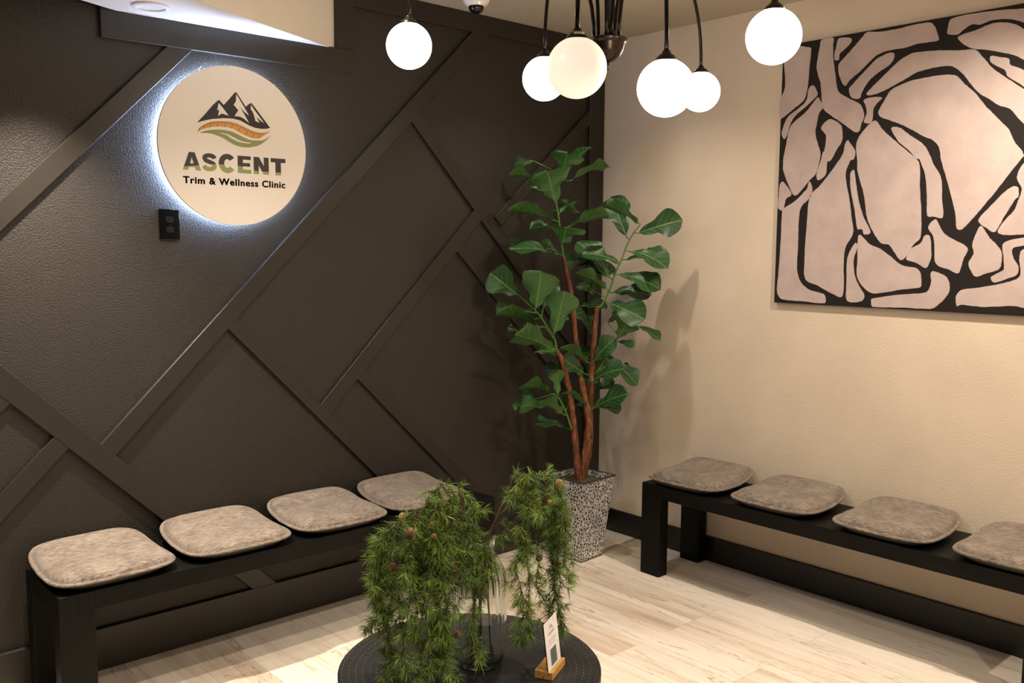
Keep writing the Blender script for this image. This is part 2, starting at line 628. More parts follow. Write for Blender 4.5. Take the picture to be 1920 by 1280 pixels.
# ------------------------------------------------------------------ benches
def bench(name, L, loc, rz, label):
    """origin at floor, back left corner; x along length, -y towards the room"""
    e = empty(name, loc, rz, label, 'bench', 'black wooden benches along the walls')
    D, HT, LW, LD, TT = .385, .460, .115, .066, .066
    for x in (0, L - LW):
        for y in (-D, -LD):
            box('leg', (x, y, 0), (x + LW, y + LD, HT), M['wood_z'], e, .0022)
        box('end_rail', (x + .001, -D + LD, HT - TT), (x + LW - .001, -LD, HT - .0008), M['wood_y'], e, .0015)
    box('seat_slab', (LW, -D + .0012, HT - TT), (L - LW, -.0012, HT - .0006), M['wood_x'], e, .0018)
    return e


bench('wooden_bench', 1.892, (-3.028, -.021, 0), 0, 'black wooden bench against the dark wall below the round sign')
bench('wooden_bench', 1.880, (-.017, -.674, 0), -PI / 2, 'black wooden bench against the cream wall below the painting')

# ------------------------------------------------------------------ cushions
def cushion_outline(n=72):
    pts = []
    for k in range(n):
        a = 2 * PI * k / n
        c, s = math.cos(a), math.sin(a)
        ex = 2 / 5.2
        x = .212 * math.copysign(abs(c) ** ex, c)
        y = .200 * math.copysign(abs(s) ** ex, s)
        x *= 1 - .035 * (y / .2) - .02 * (y / .2) ** 2      # a little narrower at the back
        if y < 0: y *= 1.0 + .07 * max(0, 1 - (x / .205) ** 2)  # convex front
        pts.append((x, y))
    return pts


def ring_mesh(name, prof, mat, parent, closed_center=True):
    out = cushion_outline()
    n = len(out)
    vs, fs = [], []
    for (s, z) in prof:
        for (x, y) in out: vs.append((x * s, y * s, z + .040 * max(0, (y * s - .02) / .17) ** 1.4))
    for i in range(len(prof) - 1):
        for k in range(n):
            k2 = (k + 1) % n
            fs.append((i * n + k, i * n + k2, (i + 1) * n + k2, (i + 1) * n + k))
    o = mesh(name, vs, fs, mat, parent, True)
    bm = bmesh.new(); bm.from_mesh(o.data)
    bmesh.ops.remove_doubles(bm, verts=bm.verts, dist=1e-5)
    bmesh.ops.recalc_face_normals(bm, faces=bm.faces)
    bm.to_mesh(o.data); bm.free()
    return o


proto = empty('seat_cushion')
RZ = .032
ring_mesh('cover', [(.945, RZ + .001), (.935, RZ + .003), (.925, RZ + .010), (.905, RZ + .0165), (.865, RZ + .0235), (.79, RZ + .029), (.65, RZ + .033), (.45, RZ + .0355), (.2, RZ + .037), (.02, RZ + .037), (.0, RZ + .037)], M['chenille'], proto)
ring_mesh('piping', [(.935, RZ + .001), (.948, RZ + .0052), (.975, RZ + .0062), (.995, RZ + .005), (1.004, RZ + .001), (.998, RZ - .003), (.95, RZ - .003)], M['chenille'], proto)
ring_mesh('underside', [(.97, RZ - .002), (.93, RZ - .010), (.85, .006), (.72, .0005), (.5, 0), (.2, 0), (0, 0)], M['underside'], proto)
CUS = [  # x, y, rz, label   (bench top is z=.46)
    (-2.828, -.212, .03, 'taupe chenille seat cushion at the left end of the bench under the sign'),
    (-2.366, -.212, .0, 'taupe chenille seat cushion second from left on the bench under the sign'),
    (-1.915, -.212, -.02, 'taupe chenille seat cushion third from left on the bench under the sign'),
    (-1.470, -.212, -.02, 'taupe chenille seat cushion partly behind the drooping larch branches'),
    (-.212, -.893, -PI / 2 + .03, 'grey brown seat cushion nearest the potted fig on the right bench'),
    (-.212, -1.373, -PI / 2 + .02, 'grey brown seat cushion second from the fig on the right bench'),
    (-.212, -1.875, -PI / 2 + .0, 'grey brown seat cushion third from the fig on the right bench'),
    (-.212, -2.365, -PI / 2 + .0, 'grey brown seat cushion cut off by the right edge of the photo'),
]
for i, (x, y, rz, lab) in enumerate(CUS):
    if i == 0:
        c = proto
    else:
        c = proto.copy(); COL.objects.link(c)
        for ch in [o for o in COL.objects if o.parent == proto]:
            d = ch.copy(); COL.objects.link(d); d.parent = c
    c.location = (x, y, .4605); c.rotation_euler = (0, 0, rz)
    tag(c, lab, 'cushion', 'cushions on the left bench' if i < 4 else 'cushions on the right bench')

# ------------------------------------------------------------------ sign
def shape2d(name, loops, place, th, mat, parent, off, each=False):
    """flat relief filled from closed outlines, with a little thickness (each=True: outlines do not cut one another)"""
    bm = bmesh.new()
    for group in (each if isinstance(each, list) else [[l] for l in loops] if each else [loops]):
        cu = bpy.data.curves.new(name, 'CURVE')
        cu.dimensions = '2D'
        cu.fill_mode = 'BOTH'
        cu.extrude = th / 2
        for lp in group:
            sp = cu.splines.new('POLY')
            sp.points.add(len(lp) - 1)
            for pt, (x, y) in zip(sp.points, lp): pt.co = (x, y, 0, 1)
            sp.use_cyclic_u = True
        tmp = bpy.data.objects.new(name, cu)
        COL.objects.link(tmp)
        dg = bpy.context.evaluated_depsgraph_get()
        m1 = bpy.data.meshes.new_from_object(tmp.evaluated_get(dg))
        bpy.data.objects.remove(tmp)
        bm.from_mesh(m1)
        bpy.data.meshes.remove(m1)
    me = bpy.data.meshes.new(name)
    bm.to_mesh(me)
    bm.free()
    me.transform(place)
    me.transform(Matrix.Translation(-Vector(off)))
    me.materials.clear()
    me.materials.append(mat)
    return link(bpy.data.objects.new(name, me), parent)


def smooth_loop(pts, per=5):
    n = len(pts)
    out = []
    for i in range(n):
        p0, p1, p2, p3 = (np.array(pts[(i + k) % n]) for k in (-1, 0, 1, 2))
        # limit tangents so that corners do not overshoot
        l = np.hypot(*(p2 - p1)) + 1e-9
        m1 = (p2 - p0) / 2; m2 = (p3 - p1) / 2
        for m in (m1, m2):
            k = np.hypot(*m)
            if k > l: m *= l / k
        for s in range(per):
            t = s / per
            h = (2 * t**3 - 3 * t**2 + 1) * p1 + (t**3 - 2 * t**2 + t) * m1 + (-2 * t**3 + 3 * t**2) * p2 + (t**3 - t**2) * m2
            out.append((float(h[0]), float(h[1])))
    return out


SC = Vector((-2.206, 0, 2.005))      # sign centre on the wall
SR, SF = .311, .055                   # radius, distance of the face from the wall
sign = empty('wall_sign', SC, 0, 'round white clinic sign with mountain logo, glowing blue at its rim on the dark wall', 'sign')
rot_wall = Matrix.Rotation(PI / 2, 4, 'X')


def disc(name, r, y0, y1, mat, r2=None):
    vs, fs = [], []
    n = 96
    r2 = r2 or r
    for y, rr in ((y0, r2), (y1, r)):
        for k in range(n):
            a = 2 * PI * k / n
            vs.append((rr * math.cos(a), y, rr * math.sin(a)))
    for k in range(n):
        fs.append((k, (k + 1) % n, n + (k + 1) % n, n + k))
    fs.append(tuple(range(n))); fs.append(tuple(reversed(range(n, 2 * n))))
    o = mesh(name, vs, fs, mat, sign)
    bm = bmesh.new(); bm.from_mesh(o.data); bmesh.ops.recalc_face_normals(bm, faces=bm.faces); bm.to_mesh(o.data); bm.free()
    return o


disc('face_panel', SR, -SF + .010, -SF, M['sign_face'])
disc('rear_housing', SR - .022, -.002, -SF + .010, M['sign_edge'])
# led strip wound round the housing
vs, fs = [], []
n = 96
for k in range(n):
    a = 2 * PI * k / n
    for (r, y) in ((SR - .021, -.010), (SR - .018, -.010), (SR - .018, -.022), (SR - .021, -.022)):
        vs.append((r * math.cos(a), y, r * math.sin(a)))
for k in range(n):
    b0, b1 = k * 4, ((k + 1) % n) * 4
    for j in range(4):
        fs.append((b0 + j, b0 + (j + 1) % 4, b1 + (j + 1) % 4, b1 + j))
mesh('led_strip', vs, fs, M['halo'], sign)


def sg(x, y, ox=340, oy=150, s=5.818):
    p = on(1, -SF, ox + x / s, oy + y / s)
    return (p.x, p.z)


def ink(name, loops, mat, lift=.0004, smooth=True, th=.0008):
    lp = []
    for l in loops:
        q = [sg(*p) for p in l]
        lp.append(smooth_loop(q, 4) if smooth else q)
    return shape2d(name, lp, Matrix.Translation((0, -SF - lift, 0)) @ rot_wall, th, mat, sign, SC)


mount = [(172, 463), (260, 370), (345, 270), (400, 221), (408, 216), (416, 221), (462, 272), (520, 210), (582, 138), (594, 132), (604, 140), (650, 210), (702, 292), (730, 268), (757, 250), (770, 258), (810, 310), (870, 390), (968, 522), (930, 532), (870, 533), (800, 520), (740, 495), (640, 440), (560, 420), (460, 416), (330, 425), (230, 447)]
snow = [[(405, 250), (440, 290), (515, 388), (440, 365), (400, 390), (412, 325), (390, 330), (398, 290)],
        [(595, 155), (620, 190), (665, 265), (738, 390), (690, 350), (630, 285), (660, 330), (738, 470), (680, 420), (640, 400), (580, 393), (620, 330), (570, 270), (595, 230)],
        [(757, 270), (790, 320), (900, 468), (870, 450), (815, 398), (850, 465), (808, 448), (790, 380), (770, 335), (757, 325)]]
ink('mountain_logo', [mount], M['ink'], smooth=False)
ink('snow_caps', snow, M['sign_white'], .0012, False)
up = [(172, 568), (200, 520), (260, 480), (330, 455), (430, 448), (520, 455), (600, 475), (680, 510), (760, 550), (830, 572), (900, 577), (968, 558)]
dn = [(172, 568), (200, 550), (250, 530), (320, 515), (400, 508), (480, 512), (560, 530), (640, 575), (730, 618), (800, 637), (860, 632), (968, 558)]
ink('tape_band', [up + dn[-2:0:-1]], M['orange'])


def at_poly(pl, f):
    k = f * (len(pl) - 1); i = min(int(k), len(pl) - 2); r = k - i
    return (pl[i][0] + (pl[i + 1][0] - pl[i][0]) * r, pl[i][1] + (pl[i + 1][1] - pl[i][1]) * r)


ticks = []
for k in range(3, 44):
    f = k / 46
    a_, b_ = at_poly(up, f), at_poly(dn, f)
    ln = 1.0 if k % 4 == 0 else (.32 if k % 2 else .45)
    e_ = (a_[0] + (b_[0] - a_[0]) * ln, a_[1] + (b_[1] - a_[1]) * ln)
    w_ = 2.3
    ticks.append([(a_[0] - w_, a_[1]), (a_[0] + w_, a_[1]), (e_[0] + w_, e_[1]), (e_[0] - w_, e_[1])])
ink('tape_ticks', ticks, M['ink'], .0012, False)
leaf = [(200, 572), (280, 550), (380, 540), (470, 545), (540, 560), (610, 590), (700, 635), (760, 655), (830, 660), (900, 652), (968, 615), (910, 670), (850, 710), (760, 732), (680, 733), (600, 715), (530, 680), (460, 635), (380, 600), (300, 580)]
ink('leaf_logo', [leaf], M['green'])
ink('leaf_vein', [[(412, 575), (500, 590), (580, 630), (660, 668), (760, 685), (740, 692), (640, 680), (560, 645), (490, 600), (440, 585)]], M['sign_white'], .0012)


# heavy lettering drawn as outlines in a 0..1 letter box
def arcs(cx, cy, rx, ry, a0, a1, n=16):
    return [(cx + rx * math.cos(math.radians(a0 + (a1 - a0) * i / n)), cy + ry * math.sin(math.radians(a0 + (a1 - a0) * i / n))) for i in range(n + 1)]


def ribbon(path, w):
    L_, R_ = [], []
    for i, p in enumerate(path):
        a_, b_ = path[max(0, i - 1)], path[min(len(path) - 1, i + 1)]
        dx, dy = b_[0] - a_[0], b_[1] - a_[1]
        l = math.hypot(dx, dy)
        L_.append((p[0] - dy / l * w / 2, p[1] + dx / l * w / 2)); R_.append((p[0] + dy / l * w / 2, p[1] - dx / l * w / 2))
    return L_ + R_[::-1]


Wd = .30
LET = {
    'A': (1.02, [[(0, 0), (.36, 1), (.68, 1), (1.02, 0), (.73, 0), (.675, .17), (.345, .17), (.29, 0)], [(.41, .37), (.61, .37), (.51, .72)]]),
    'E': (.76, [[(0, 0), (.76, 0), (.76, .215), (.29, .215), (.29, .40), (.70, .40), (.70, .60), (.29, .60), (.29, .79), (.74, .79), (.74, 1), (0, 1)]]),
    'N': (.85, [[(0, 0), (.28, 0), (.28, .52), (.55, 0), (.85, 0), (.85, 1), (.57, 1), (.57, .49), (.30, 1), (0, 1)]]),
    'T': (.82, [[(.255, 0), (.565, 0), (.565, .755), (.82, .755), (.82, 1), (0, 1), (0, .755), (.255, .755)]]),
    'C': (.88, [ribbon(arcs(.46, .5, .325, .40, 38, 322, 30), Wd)]),
    'S': (.84, [ribbon([tuple(p[:2]) for p in catmull([Vector((x, y, 0)) for x, y in ((.695, .72), (.64, .83), (.42, .885), (.20, .83), (.15, .715), (.22, .60), (.42, .52), (.63, .43), (.69, .29), (.62, .165), (.41, .115), (.20, .16), (.125, .30))], 6)], .245)]),
}
p0, p1 = Vector((*sg(16, 976), 0)), Vector((*sg(1138, 1044), 0))
p0 = Vector(p0[:2]); p1 = Vector(p1[:2])
hcap = sg(85, 783)[1] - sg(85, 979)[1]
base_z = (p0.y + p1.y) / 2
span = p1.x - p0.x
slots = {'A': (16, 216), 'S': (228, 391), 'C': (413, 586), 'E': (617, 763), 'N': (791, 955), 'T': (977, 1137)}
XM = lambda px: sg(px, 976 + (px - 16) * .0606)[0]
loops = []
for ch, (xa, xb) in slots.items():
    w, lps = LET[ch]
    xa_, xb_ = XM(xa), XM(xb)
    for lp in [0]:
        loops.append([[(xa_ + (x / w) * (xb_ - xa_), base_z + y * hcap) for (x, y) in l_] for l_ in lps])
t = NT('letter_two_tone')          # black letters over a green wave, printed on the sign
v = t.coords()
sx = t.n('ShaderNodeSeparateXYZ'); t.l(v, sx.inputs[0])
fx = t.math('DIVIDE', t.math('SUBTRACT', sx.outputs['X'], p0.x - SC.x), span)
fz = t.math('DIVIDE', t.math('SUBTRACT', sx.outputs['Z'], base_z - SC.z), hcap)
wave = t.ramp(fx, [(0, .16), (.15, .30), (.21, .38), (.32, .42), (.42, .43), (.53, .41), (.60, .33), (.70, .18), (.85, .17), (1, .17)])
t.l(t.mix(t.math('GREATER_THAN', fz, wave), (.30, .345, .14), (.030, .022, .026)), t.p.inputs['Base Color'])
t.p.inputs['Roughness'].default_value = .5
M['letters'] = t.m
shape2d('lettering_name', loops, Matrix.Translation((0, -SF - .0004, 0)) @ rot_wall, .0008, M['letters'], sign, SC, loops)


def text(name, body, width, height, place, mat, parent, off, bold=.0, spacing=1.0, th=.0008, heavy=0.0):
    cu = bpy.data.curves.new(name, 'FONT')
    cu.body = body
    cu.size = 1.0
    cu.offset = bold
    cu.space_character = spacing
    cu.extrude = .01
    tmp = bpy.data.objects.new(name, cu)
    COL.objects.link(tmp)
    dg = bpy.context.evaluated_depsgraph_get()
    me = bpy.data.meshes.new_from_object(tmp.evaluated_get(dg))
    bpy.data.objects.remove(tmp)
    xs = [v.co.x for v in me.vertices]; ys = [v.co.y for v in me.vertices]
    x0, x1 = min(xs), max(xs); y0 = 0.0; y1 = max(ys)
    for v in me.vertices:
        v.co = Vector(((v.co.x - x0) / (x1 - x0) * width, (v.co.y - y0) / (y1 - y0) * height, v.co.z / .02 * th))
    if heavy:      # heavier weight: strokes widened sideways and up and down
        bm = bmesh.new()
        for dx_, dy_ in ((0, 0), (heavy, 0), (-heavy, 0), (0, heavy * .7), (0, -heavy * .7)):
            m2 = me.copy()
            m2.transform(Matrix.Translation((dx_, dy_, 0)))
            bm.from_mesh(m2)
            bpy.data.meshes.remove(m2)
        bm.to_mesh(me)
        bm.free()
    me.transform(place)
    me.transform(Matrix.Translation(-Vector(off)))
    me.materials.clear(); me.materials.append(mat)
    return link(bpy.data.objects.new(name, me), parent)


q0, q1 = sg(22, 1121), sg(1132, 1179)
hh = sg(40, 1050)[1] - sg(40, 1121)[1]
text('lettering_tagline', 'Trim & Wellness Clinic', q1[0] - q0[0], hh * 1.04, Matrix.Translation((q0[0], -SF - .0004, (q0[1] + q1[1]) / 2)) @ rot_wall, M['ink'], sign, SC, .012, 1.12, .0008, .0011)

# ------------------------------------------------------------------ wall outlet
oc = Vector((-2.4615, 0, 1.692))
out = empty('wall_outlet', oc, 0, 'black duplex outlet plate on the dark wall below left of the round sign', 'outlet')
box('cover_plate', (-.0395, -.0065, -.060), (.0395, 0, .060), M['black_gloss'], out, .003)
for dz in (-.0195, .0195):
    bm = bmesh.new()
    vs = []
    for k in range(24):
        a = 2 * PI * k / 24
        x, z = .0165 * math.cos(a), max(-.0125, min(.0125, .0165 * math.sin(a)))
        vs.append((x, z))
    lo = [bm.verts.new((x, -.0062, z + dz)) for x, z in vs]; hi = [bm.verts.new((x, -.0085, z + dz)) for x, z in vs]
    bm.faces.new(hi)
    for k in range(24): bm.faces.new((lo[k], lo[(k + 1) % 24], hi[(k + 1) % 24], hi[k]))
    bmesh.ops.recalc_face_normals(bm, faces=bm.faces)
    so = from_bm('socket', bm, M['black_plastic'], out)
    bm = bmesh.new()
    for sx_ in (-.0062, .0062): add_box(bm, (sx_ - .0009, -.0088, dz - .001), (sx_ + .0009, -.0084, dz + .0075))
    add_box(bm, (-.0018, -.0088, dz - .0095), (.0018, -.0084, dz - .0060))
    from_bm('slot', bm, M['slot_black'], so)
lathe('screw', [(0, -.0015), (.0028, -.0012), (.003, 0)], M['black_plastic'], out, 16).matrix_local = Matrix.Translation((0, -.0066, 0)) @ Matrix.Rotation(-PI / 2, 4, 'X')

# ------------------------------------------------------------------ dome camera
dp = on(2, H - .092, 893, 26)
dc = empty('dome_camera', (dp.x, dp.y, H), 0, 'white dome security camera with black bubble hanging from the ceiling by the dark wall', 'security camera')
lathe('housing', [(.060, 0), (.0625, -.012), (.062, -.026), (.056, -.044), (.046, -.056), (.036, -.061), (.034, -.060)], M['white_plastic'], dc, 48)
lathe('bubble', [(.0345, -.059), (.0345, -.062), (.033, -.071), (.028, -.081), (.019, -.088), (.009, -.0915), (0, -.092)], M['black_gloss'], dc, 48)
led = lathe('status_light', [(0, -.003), (.003, -.0015), (.003, .001), (0, .002)], M['led'], dc, 12)
cdv = Vector((CAM[0] - dp.x, CAM[1] - dp.y, 0)).normalized()
sdv = Vector((-cdv.y, cdv.x, 0))
led.location = cdv * .043 + sdv * (.014) + Vector((0, 0, -.055))

# ------------------------------------------------------------------ painting
PT = .020
pz0, pz1, py0, py1 = 1.360, 2.549, -1.141, -2.345
pc = Vector((0, (py0 + py1) / 2, (pz0 + pz1) / 2))
pnt = empty('abstract_painting', pc, 0, 'large abstract canvas of taupe shapes on black hanging on the cream wall', 'painting')
box('canvas', (-PT, py1 - pc.y, pz0 - pc.z), (-.001, py0 - pc.y, pz1 - pc.z), M['canvas'], pnt, .002)
A1 = lambda pts: [(1430 + x / 3.9184, y / 3.9184) for x, y in pts]
A2 = lambda pts: [(1430 + x / 3.8796, 280 + y / 3.8796) for x, y in pts]
SH = [
    A1([(140, 352), (250, 338), (330, 345), (357, 360), (345, 480), (340, 560), (322, 690), (300, 740), (240, 790), (180, 840), (128, 868), (130, 740), (165, 640), (160, 500), (150, 430)]),
    A1([(437, 290), (518, 278), (518, 330), (520, 440), (535, 540), (555, 665), (620, 715), (710, 760), (735, 800), (747, 855), (725, 910), (712, 960), (685, 972), (640, 945), (580, 900), (520, 860), (445, 795), (432, 690), (425, 610), (398, 510), (405, 430), (418, 360)]),
    A1([(558, 285), (620, 275), (655, 290), (640, 325), (600, 365), (568, 395), (560, 438), (530, 440), (528, 395), (540, 350)]),
    A1([(770, 235), (850, 235), (1000, 210), (1120, 180), (1230, 165), (1262, 190), (1280, 230), (1297, 285), (1285, 300), (1150, 320), (1050, 350), (930, 370), (840, 405), (790, 450), (720, 520), (640, 590), (610, 630), (590, 618), (565, 560), (557, 480), (600, 425), (680, 335), (730, 275)]),
    A1([(940, 385), (967, 395), (965, 430), (930, 480), (860, 525), (790, 585), (750, 640), (725, 690), (712, 722), (655, 718), (635, 655), (660, 620), (730, 545), (800, 470), (850, 425)]),
    A1([(1120, 385), (1300, 370), (1450, 370), (1560, 365), (1620, 420), (1680, 490), (1760, 550), (1860, 615), (1960, 680), (2010, 730), (2010, 980), (1960, 950), (1880, 870), (1820, 800), (1740, 775), (1670, 730), (1600, 690), (1540, 630), (1470, 540), (1390, 487), (1300, 490), (1150, 525), (1050, 580), (960, 630), (860, 680), (790, 700), (762, 690), (800, 645), (900, 545), (1000, 450), (1060, 410)]),
    A1([(1380, 145), (1440, 120), (1580, 95), (1750, 75), (1960, 60), (2010, 60), (2010, 190), (1960, 180), (1850, 145), (1760, 140), (1680, 150), (1600, 180), (1540, 180), (1480, 215), (1440, 250), (1400, 255), (1358, 245), (1365, 190)]),
    A1([(1435, 280), (1480, 250), (1560, 225), (1680, 175), (1770, 165), (1860, 180), (1960, 240), (2010, 270), (2010, 480), (1960, 460), (1860, 410), (1760, 385), (1640, 365), (1560, 360), (1500, 340)]),
    A1([(1680, 410), (1750, 420), (1810, 432), (1820, 475), (1900, 505), (1960, 545), (1990, 600), (1960, 660), (1890, 615), (1800, 560), (1780, 515), (1700, 475), (1672, 445)]),
    A1([(940, 665), (1000, 630), (1100, 590), (1200, 570), (1330, 550), (1420, 555), (1490, 620), (1560, 680), (1600, 730), (1650, 790), (1710, 850), (1760, 900), (1810, 950), (1850, 1040), (1900, 1100), (1920, 1140)]) + A2([(1890, 60), (1800, 170), (1700, 300), (1600, 420), (1540, 490), (1480, 555), (1440, 585), (1410, 570), (1405, 490), (1380, 370), (1340, 220), (1300, 80)]) + A1([(1295, 1080), (1250, 1030), (1180, 1000), (1120, 965), (1030, 920), (940, 885), (870, 860), (850, 830), (865, 790), (900, 730)]),
    A1([(745, 735), (800, 715), (860, 712), (878, 722), (840, 760), (815, 800), (808, 870), (790, 905), (745, 895), (765, 830), (755, 770)]),
    A1([(340, 650), (375, 628), (405, 690), (380, 725), (310, 790), (240, 850), (205, 910), (185, 980), (160, 1022), (140, 985), (150, 940), (185, 860), (260, 800), (320, 740)]),
    A1([(405, 715), (425, 740), (442, 790), (415, 830), (400, 900), (388, 980), (410, 1070), (425, 1130)]) + A2([(410, 100), (385, 180), (340, 225), (240, 335), (190, 260), (150, 150), (150, 90)]) + A1([(150, 1180), (170, 1080), (200, 940), (240, 890), (320, 820)]),
    A1([(430, 940), (485, 878), (540, 890), (580, 930), (585, 1030), (550, 1090), (500, 1180)]) + A2([(470, 90), (460, 180), (405, 225), (392, 180), (420, 90), (440, 20)]) + A1([(452, 1110), (467, 1000)]),
    A1([(605, 1060), (625, 1030), (650, 1060), (682, 1115), (670, 1170)]) + A2([(640, 80), (605, 170), (610, 250), (630, 350), (645, 480), (658, 610), (600, 720), (590, 850), (582, 1065), (500, 1045), (400, 990), (310, 940), (305, 800), (320, 560), (345, 340), (420, 260), (520, 130), (585, 30)]),
    A1([(825, 885), (880, 950), (980, 1040), (1110, 1150)]) + A2([(1140, 100), (1145, 300), (1155, 480), (1148, 640), (1100, 690), (1015, 805), (960, 750), (920, 695), (860, 680), (810, 610), (760, 500), (735, 320), (690, 160), (690, 80)]) + A1([(692, 1150), (690, 1050), (740, 960)]),
    A1([(945, 945), (1000, 935), (1080, 990), (1180, 1060), (1225, 1130)]) + A2([(1240, 100), (1300, 210), (1305, 350), (1312, 492), (1250, 490), (1198, 480), (1195, 350), (1185, 200), (1140, 70)]) + A1([(1130, 1170), (1080, 1110), (1000, 1040)]),
    A2([(640, 170), (665, 150), (680, 250), (700, 370), (730, 480), (785, 600), (740, 618), (722, 580), (690, 580), (670, 450), (640, 280)]),
    A2([(150, 435), (230, 380), (320, 290), (340, 232), (362, 285), (345, 350), (280, 420), (262, 540), (258, 700), (250, 860), (275, 960), (340, 1020), (440, 1050), (458, 1080), (450, 1118), (300, 1105), (140, 1088), (105, 1035), (115, 900), (130, 700), (140, 500)]),
    A2([(125, 260), (150, 235), (210, 325), (170, 360), (150, 440), (112, 425), (118, 330)]),
    A2([(695, 630), (712, 622), (780, 690), (850, 720), (920, 770), (1010, 840), (1135, 875), (1155, 990), (1140, 1005), (1000, 1020), (900, 1038), (780, 1040), (690, 935), (690, 800)]),
    A2([(675, 680), (692, 705), (665, 790), (665, 880), (685, 960), (740, 1060), (715, 1105), (615, 1100), (610, 980), (615, 800), (640, 730)]),
    A2([(795, 1085), (1000, 1055), (1190, 1038), (1225, 970), (1222, 905), (1240, 885), (1320, 915), (1355, 960), (1358, 1030), (1320, 1090), (1250, 1150), (1210, 1160), (1000, 1150), (800, 1145), (790, 1110)]),
    A2([(1050, 770), (1080, 720), (1150, 680), (1180, 625), (1218, 635), (1228, 770), (1215, 820), (1185, 862), (1110, 822), (1050, 805)]),
    A2([(1205, 565), (1255, 508), (1280, 540), (1320, 610), (1380, 650), (1490, 715), (1460, 800), (1425, 900), (1360, 875), (1260, 830), (1250, 700), (1240, 630)]),
    A2([(1580, 560), (1600, 565), (1650, 640), (1700, 690), (1735, 740), (1740, 800), (1720, 870), (1620, 905), (1550, 925), (1520, 890), (1497, 830), (1535, 755), (1525, 690), (1550, 620)]),
    A2([(1570, 515), (1650, 420), (1760, 310), (1820, 270), (1860, 280), (1860, 345), (1840, 360), (1800, 420), (1740, 520), (1690, 600), (1640, 580)]),
    A2([(1710, 600), (1750, 530), (1830, 440), (1860, 370), (1885, 290), (1850, 200), (1901, 100), (1990, 40), (1990, 590), (1850, 620), (1760, 622)]),
    A2([(1755, 680), (1901, 640), (1990, 622), (1990, 690), (1901, 700), (1820, 720), (1825, 790), (1860, 850), (1850, 910), (1780, 940), (1690, 968), (1660, 930), (1730, 890), (1755, 870), (1752, 780)]),
    A2([(1410, 1060), (1450, 1020), (1600, 1000), (1780, 965), (1870, 920), (1868, 790), (1890, 730), (1990, 715), (1990, 1140), (1820, 1138), (1600, 1145), (1500, 1135), (1440, 1130), (1415, 1140), (1405, 1100)]),
]
rng = random.Random(5)
loops = []
for s in SH:
    q = []
    for (u, v_) in s:
        p = on(0, -PT, u, v_)
        q.append((p.y, p.z))
    q = smooth_loop(q, 6)
    loops.append([(a + rng.uniform(-.0008, .0008), b + rng.uniform(-.0008, .0008)) for a, b in q])
# local x -> world y, local y -> world z, extrusion -> world x
mt = Matrix(((0, 0, 1, -PT - .0006), (1, 0, 0, 0), (0, 1, 0, 0), (0, 0, 0, 1)))
shape2d('painted_shapes', loops, mt, .0012, M['taupe'], pnt, pc, True)

# ------------------------------------------------------------------ chandelier
GR = .076
HUB = Vector((-1.600, -1.500, 0))
hubp = depth(1139.5, 75, 2.95)
HUB = Vector((hubp.x, hubp.y, hubp.z))
GL = [((767, 86), 42.5, True), ((1020.5, 147.5), 40.8, True), ((1081.5, 127.5), 56.2, False), ((1248, 165), 53.3, True), ((1313, 172), 36.7, True), ((1450.5, 68.5), 51.2, True)]
ch = empty('chandelier', HUB, 0, 'black chandelier of arching rods with white glass globes hanging from the ceiling', 'chandelier')
lathe('hub_cup', [(0, -.070), (.012, -.069), (.026, -.064), (.040, -.052), (.050, -.034), (.055, -.014), (.058, -.008), (.063, -.005), (.0645, 0), (.062, .004), (.050, .005), (0, .006)], M['bronze'], ch, 64)
lathe('finial', [(0, -.098), (.004, -.096), (.0055, -.091), (.003, -.086), (.0035, -.082), (.007, -.078), (.007, -.072), (.004, -.068), (0, -.068)], M['bronze'], ch, 24)
lathe('ceiling_canopy', [(0, H - HUB.z), (.075, H - HUB.z), (.075, H - HUB.z - .012), (.060, H - HUB.z - .028), (.02, H - HUB.z - .035), (0, H - HUB.z - .035)], M['bronze'], ch, 48)
Vt, Ft = tube_data([Vector((0, 0, .0)), Vector((0, 0, .2)), Vector((0, 0, H - HUB.z - .03))], .009, 14)
mesh('down_rod', Vt, Ft, M['black_metal'], ch, True)
ang0 = 0
for i, ((u, v_), px, lit) in enumerate(GL):
    g = depth(u, v_, FPX * GR / px) - HUB
    d = Vector((g.x, g.y, 0)).normalized()
    hp = d * .044
    gt = g + Vector((0, 0, GR + .014))
    apex = 2.70 - HUB.z
    pts = []
    for k in range(29):
        s = k / 28
        w0, w1, w2, w3 = (1 - s) ** 3, 3 * s * (1 - s) ** 2, 3 * s * s * (1 - s), s ** 3
        top = apex + .10
        pts.append(hp * w0 + (hp + Vector((0, 0, top))) * w1 + Vector((gt.x, gt.y, top)) * w2 + gt * w3)
    Vt, Ft = tube_data(pts, .0062, 12)
    arm = mesh('arm', Vt, Ft, M['black_metal'], ch, True)
    cap = lathe('globe_holder', [(0, GR + .022), (.010, GR + .021), (.013, GR + .014), (.024, GR + .006), (.030, GR - .004), (.030, GR - .010), (0, GR - .010)], M['black_metal'], arm, 32)
    cap.location = g
    gl = lathe('glass_globe', [(GR * math.sin(PI * k / 32), -GR * math.cos(PI * k / 32)) for k in range(33)], M['globe_on'] if lit else M['globe_off'], arm, 64)
    gl.location = g
    gl['label'] = 'glowing white glass globe' if lit else 'dimmer cream white glass globe'
    if i == 2:
        st = mesh('paper_label', [(.026 * math.cos(a), .026 * math.sin(a), GR + z) for a in [math.radians(205 + 9 * k) for k in range(8)] for z in (.0005, .0085)],
                  [(2 * k, 2 * k + 2, 2 * k + 3, 2 * k + 1) for k in range(7)], M['label_white'], arm)
        md = st.modifiers.new('solid', 'SOLIDIFY'); md.thickness = .0006
        st.location = g
        st['label'] = 'small white paper label with print'

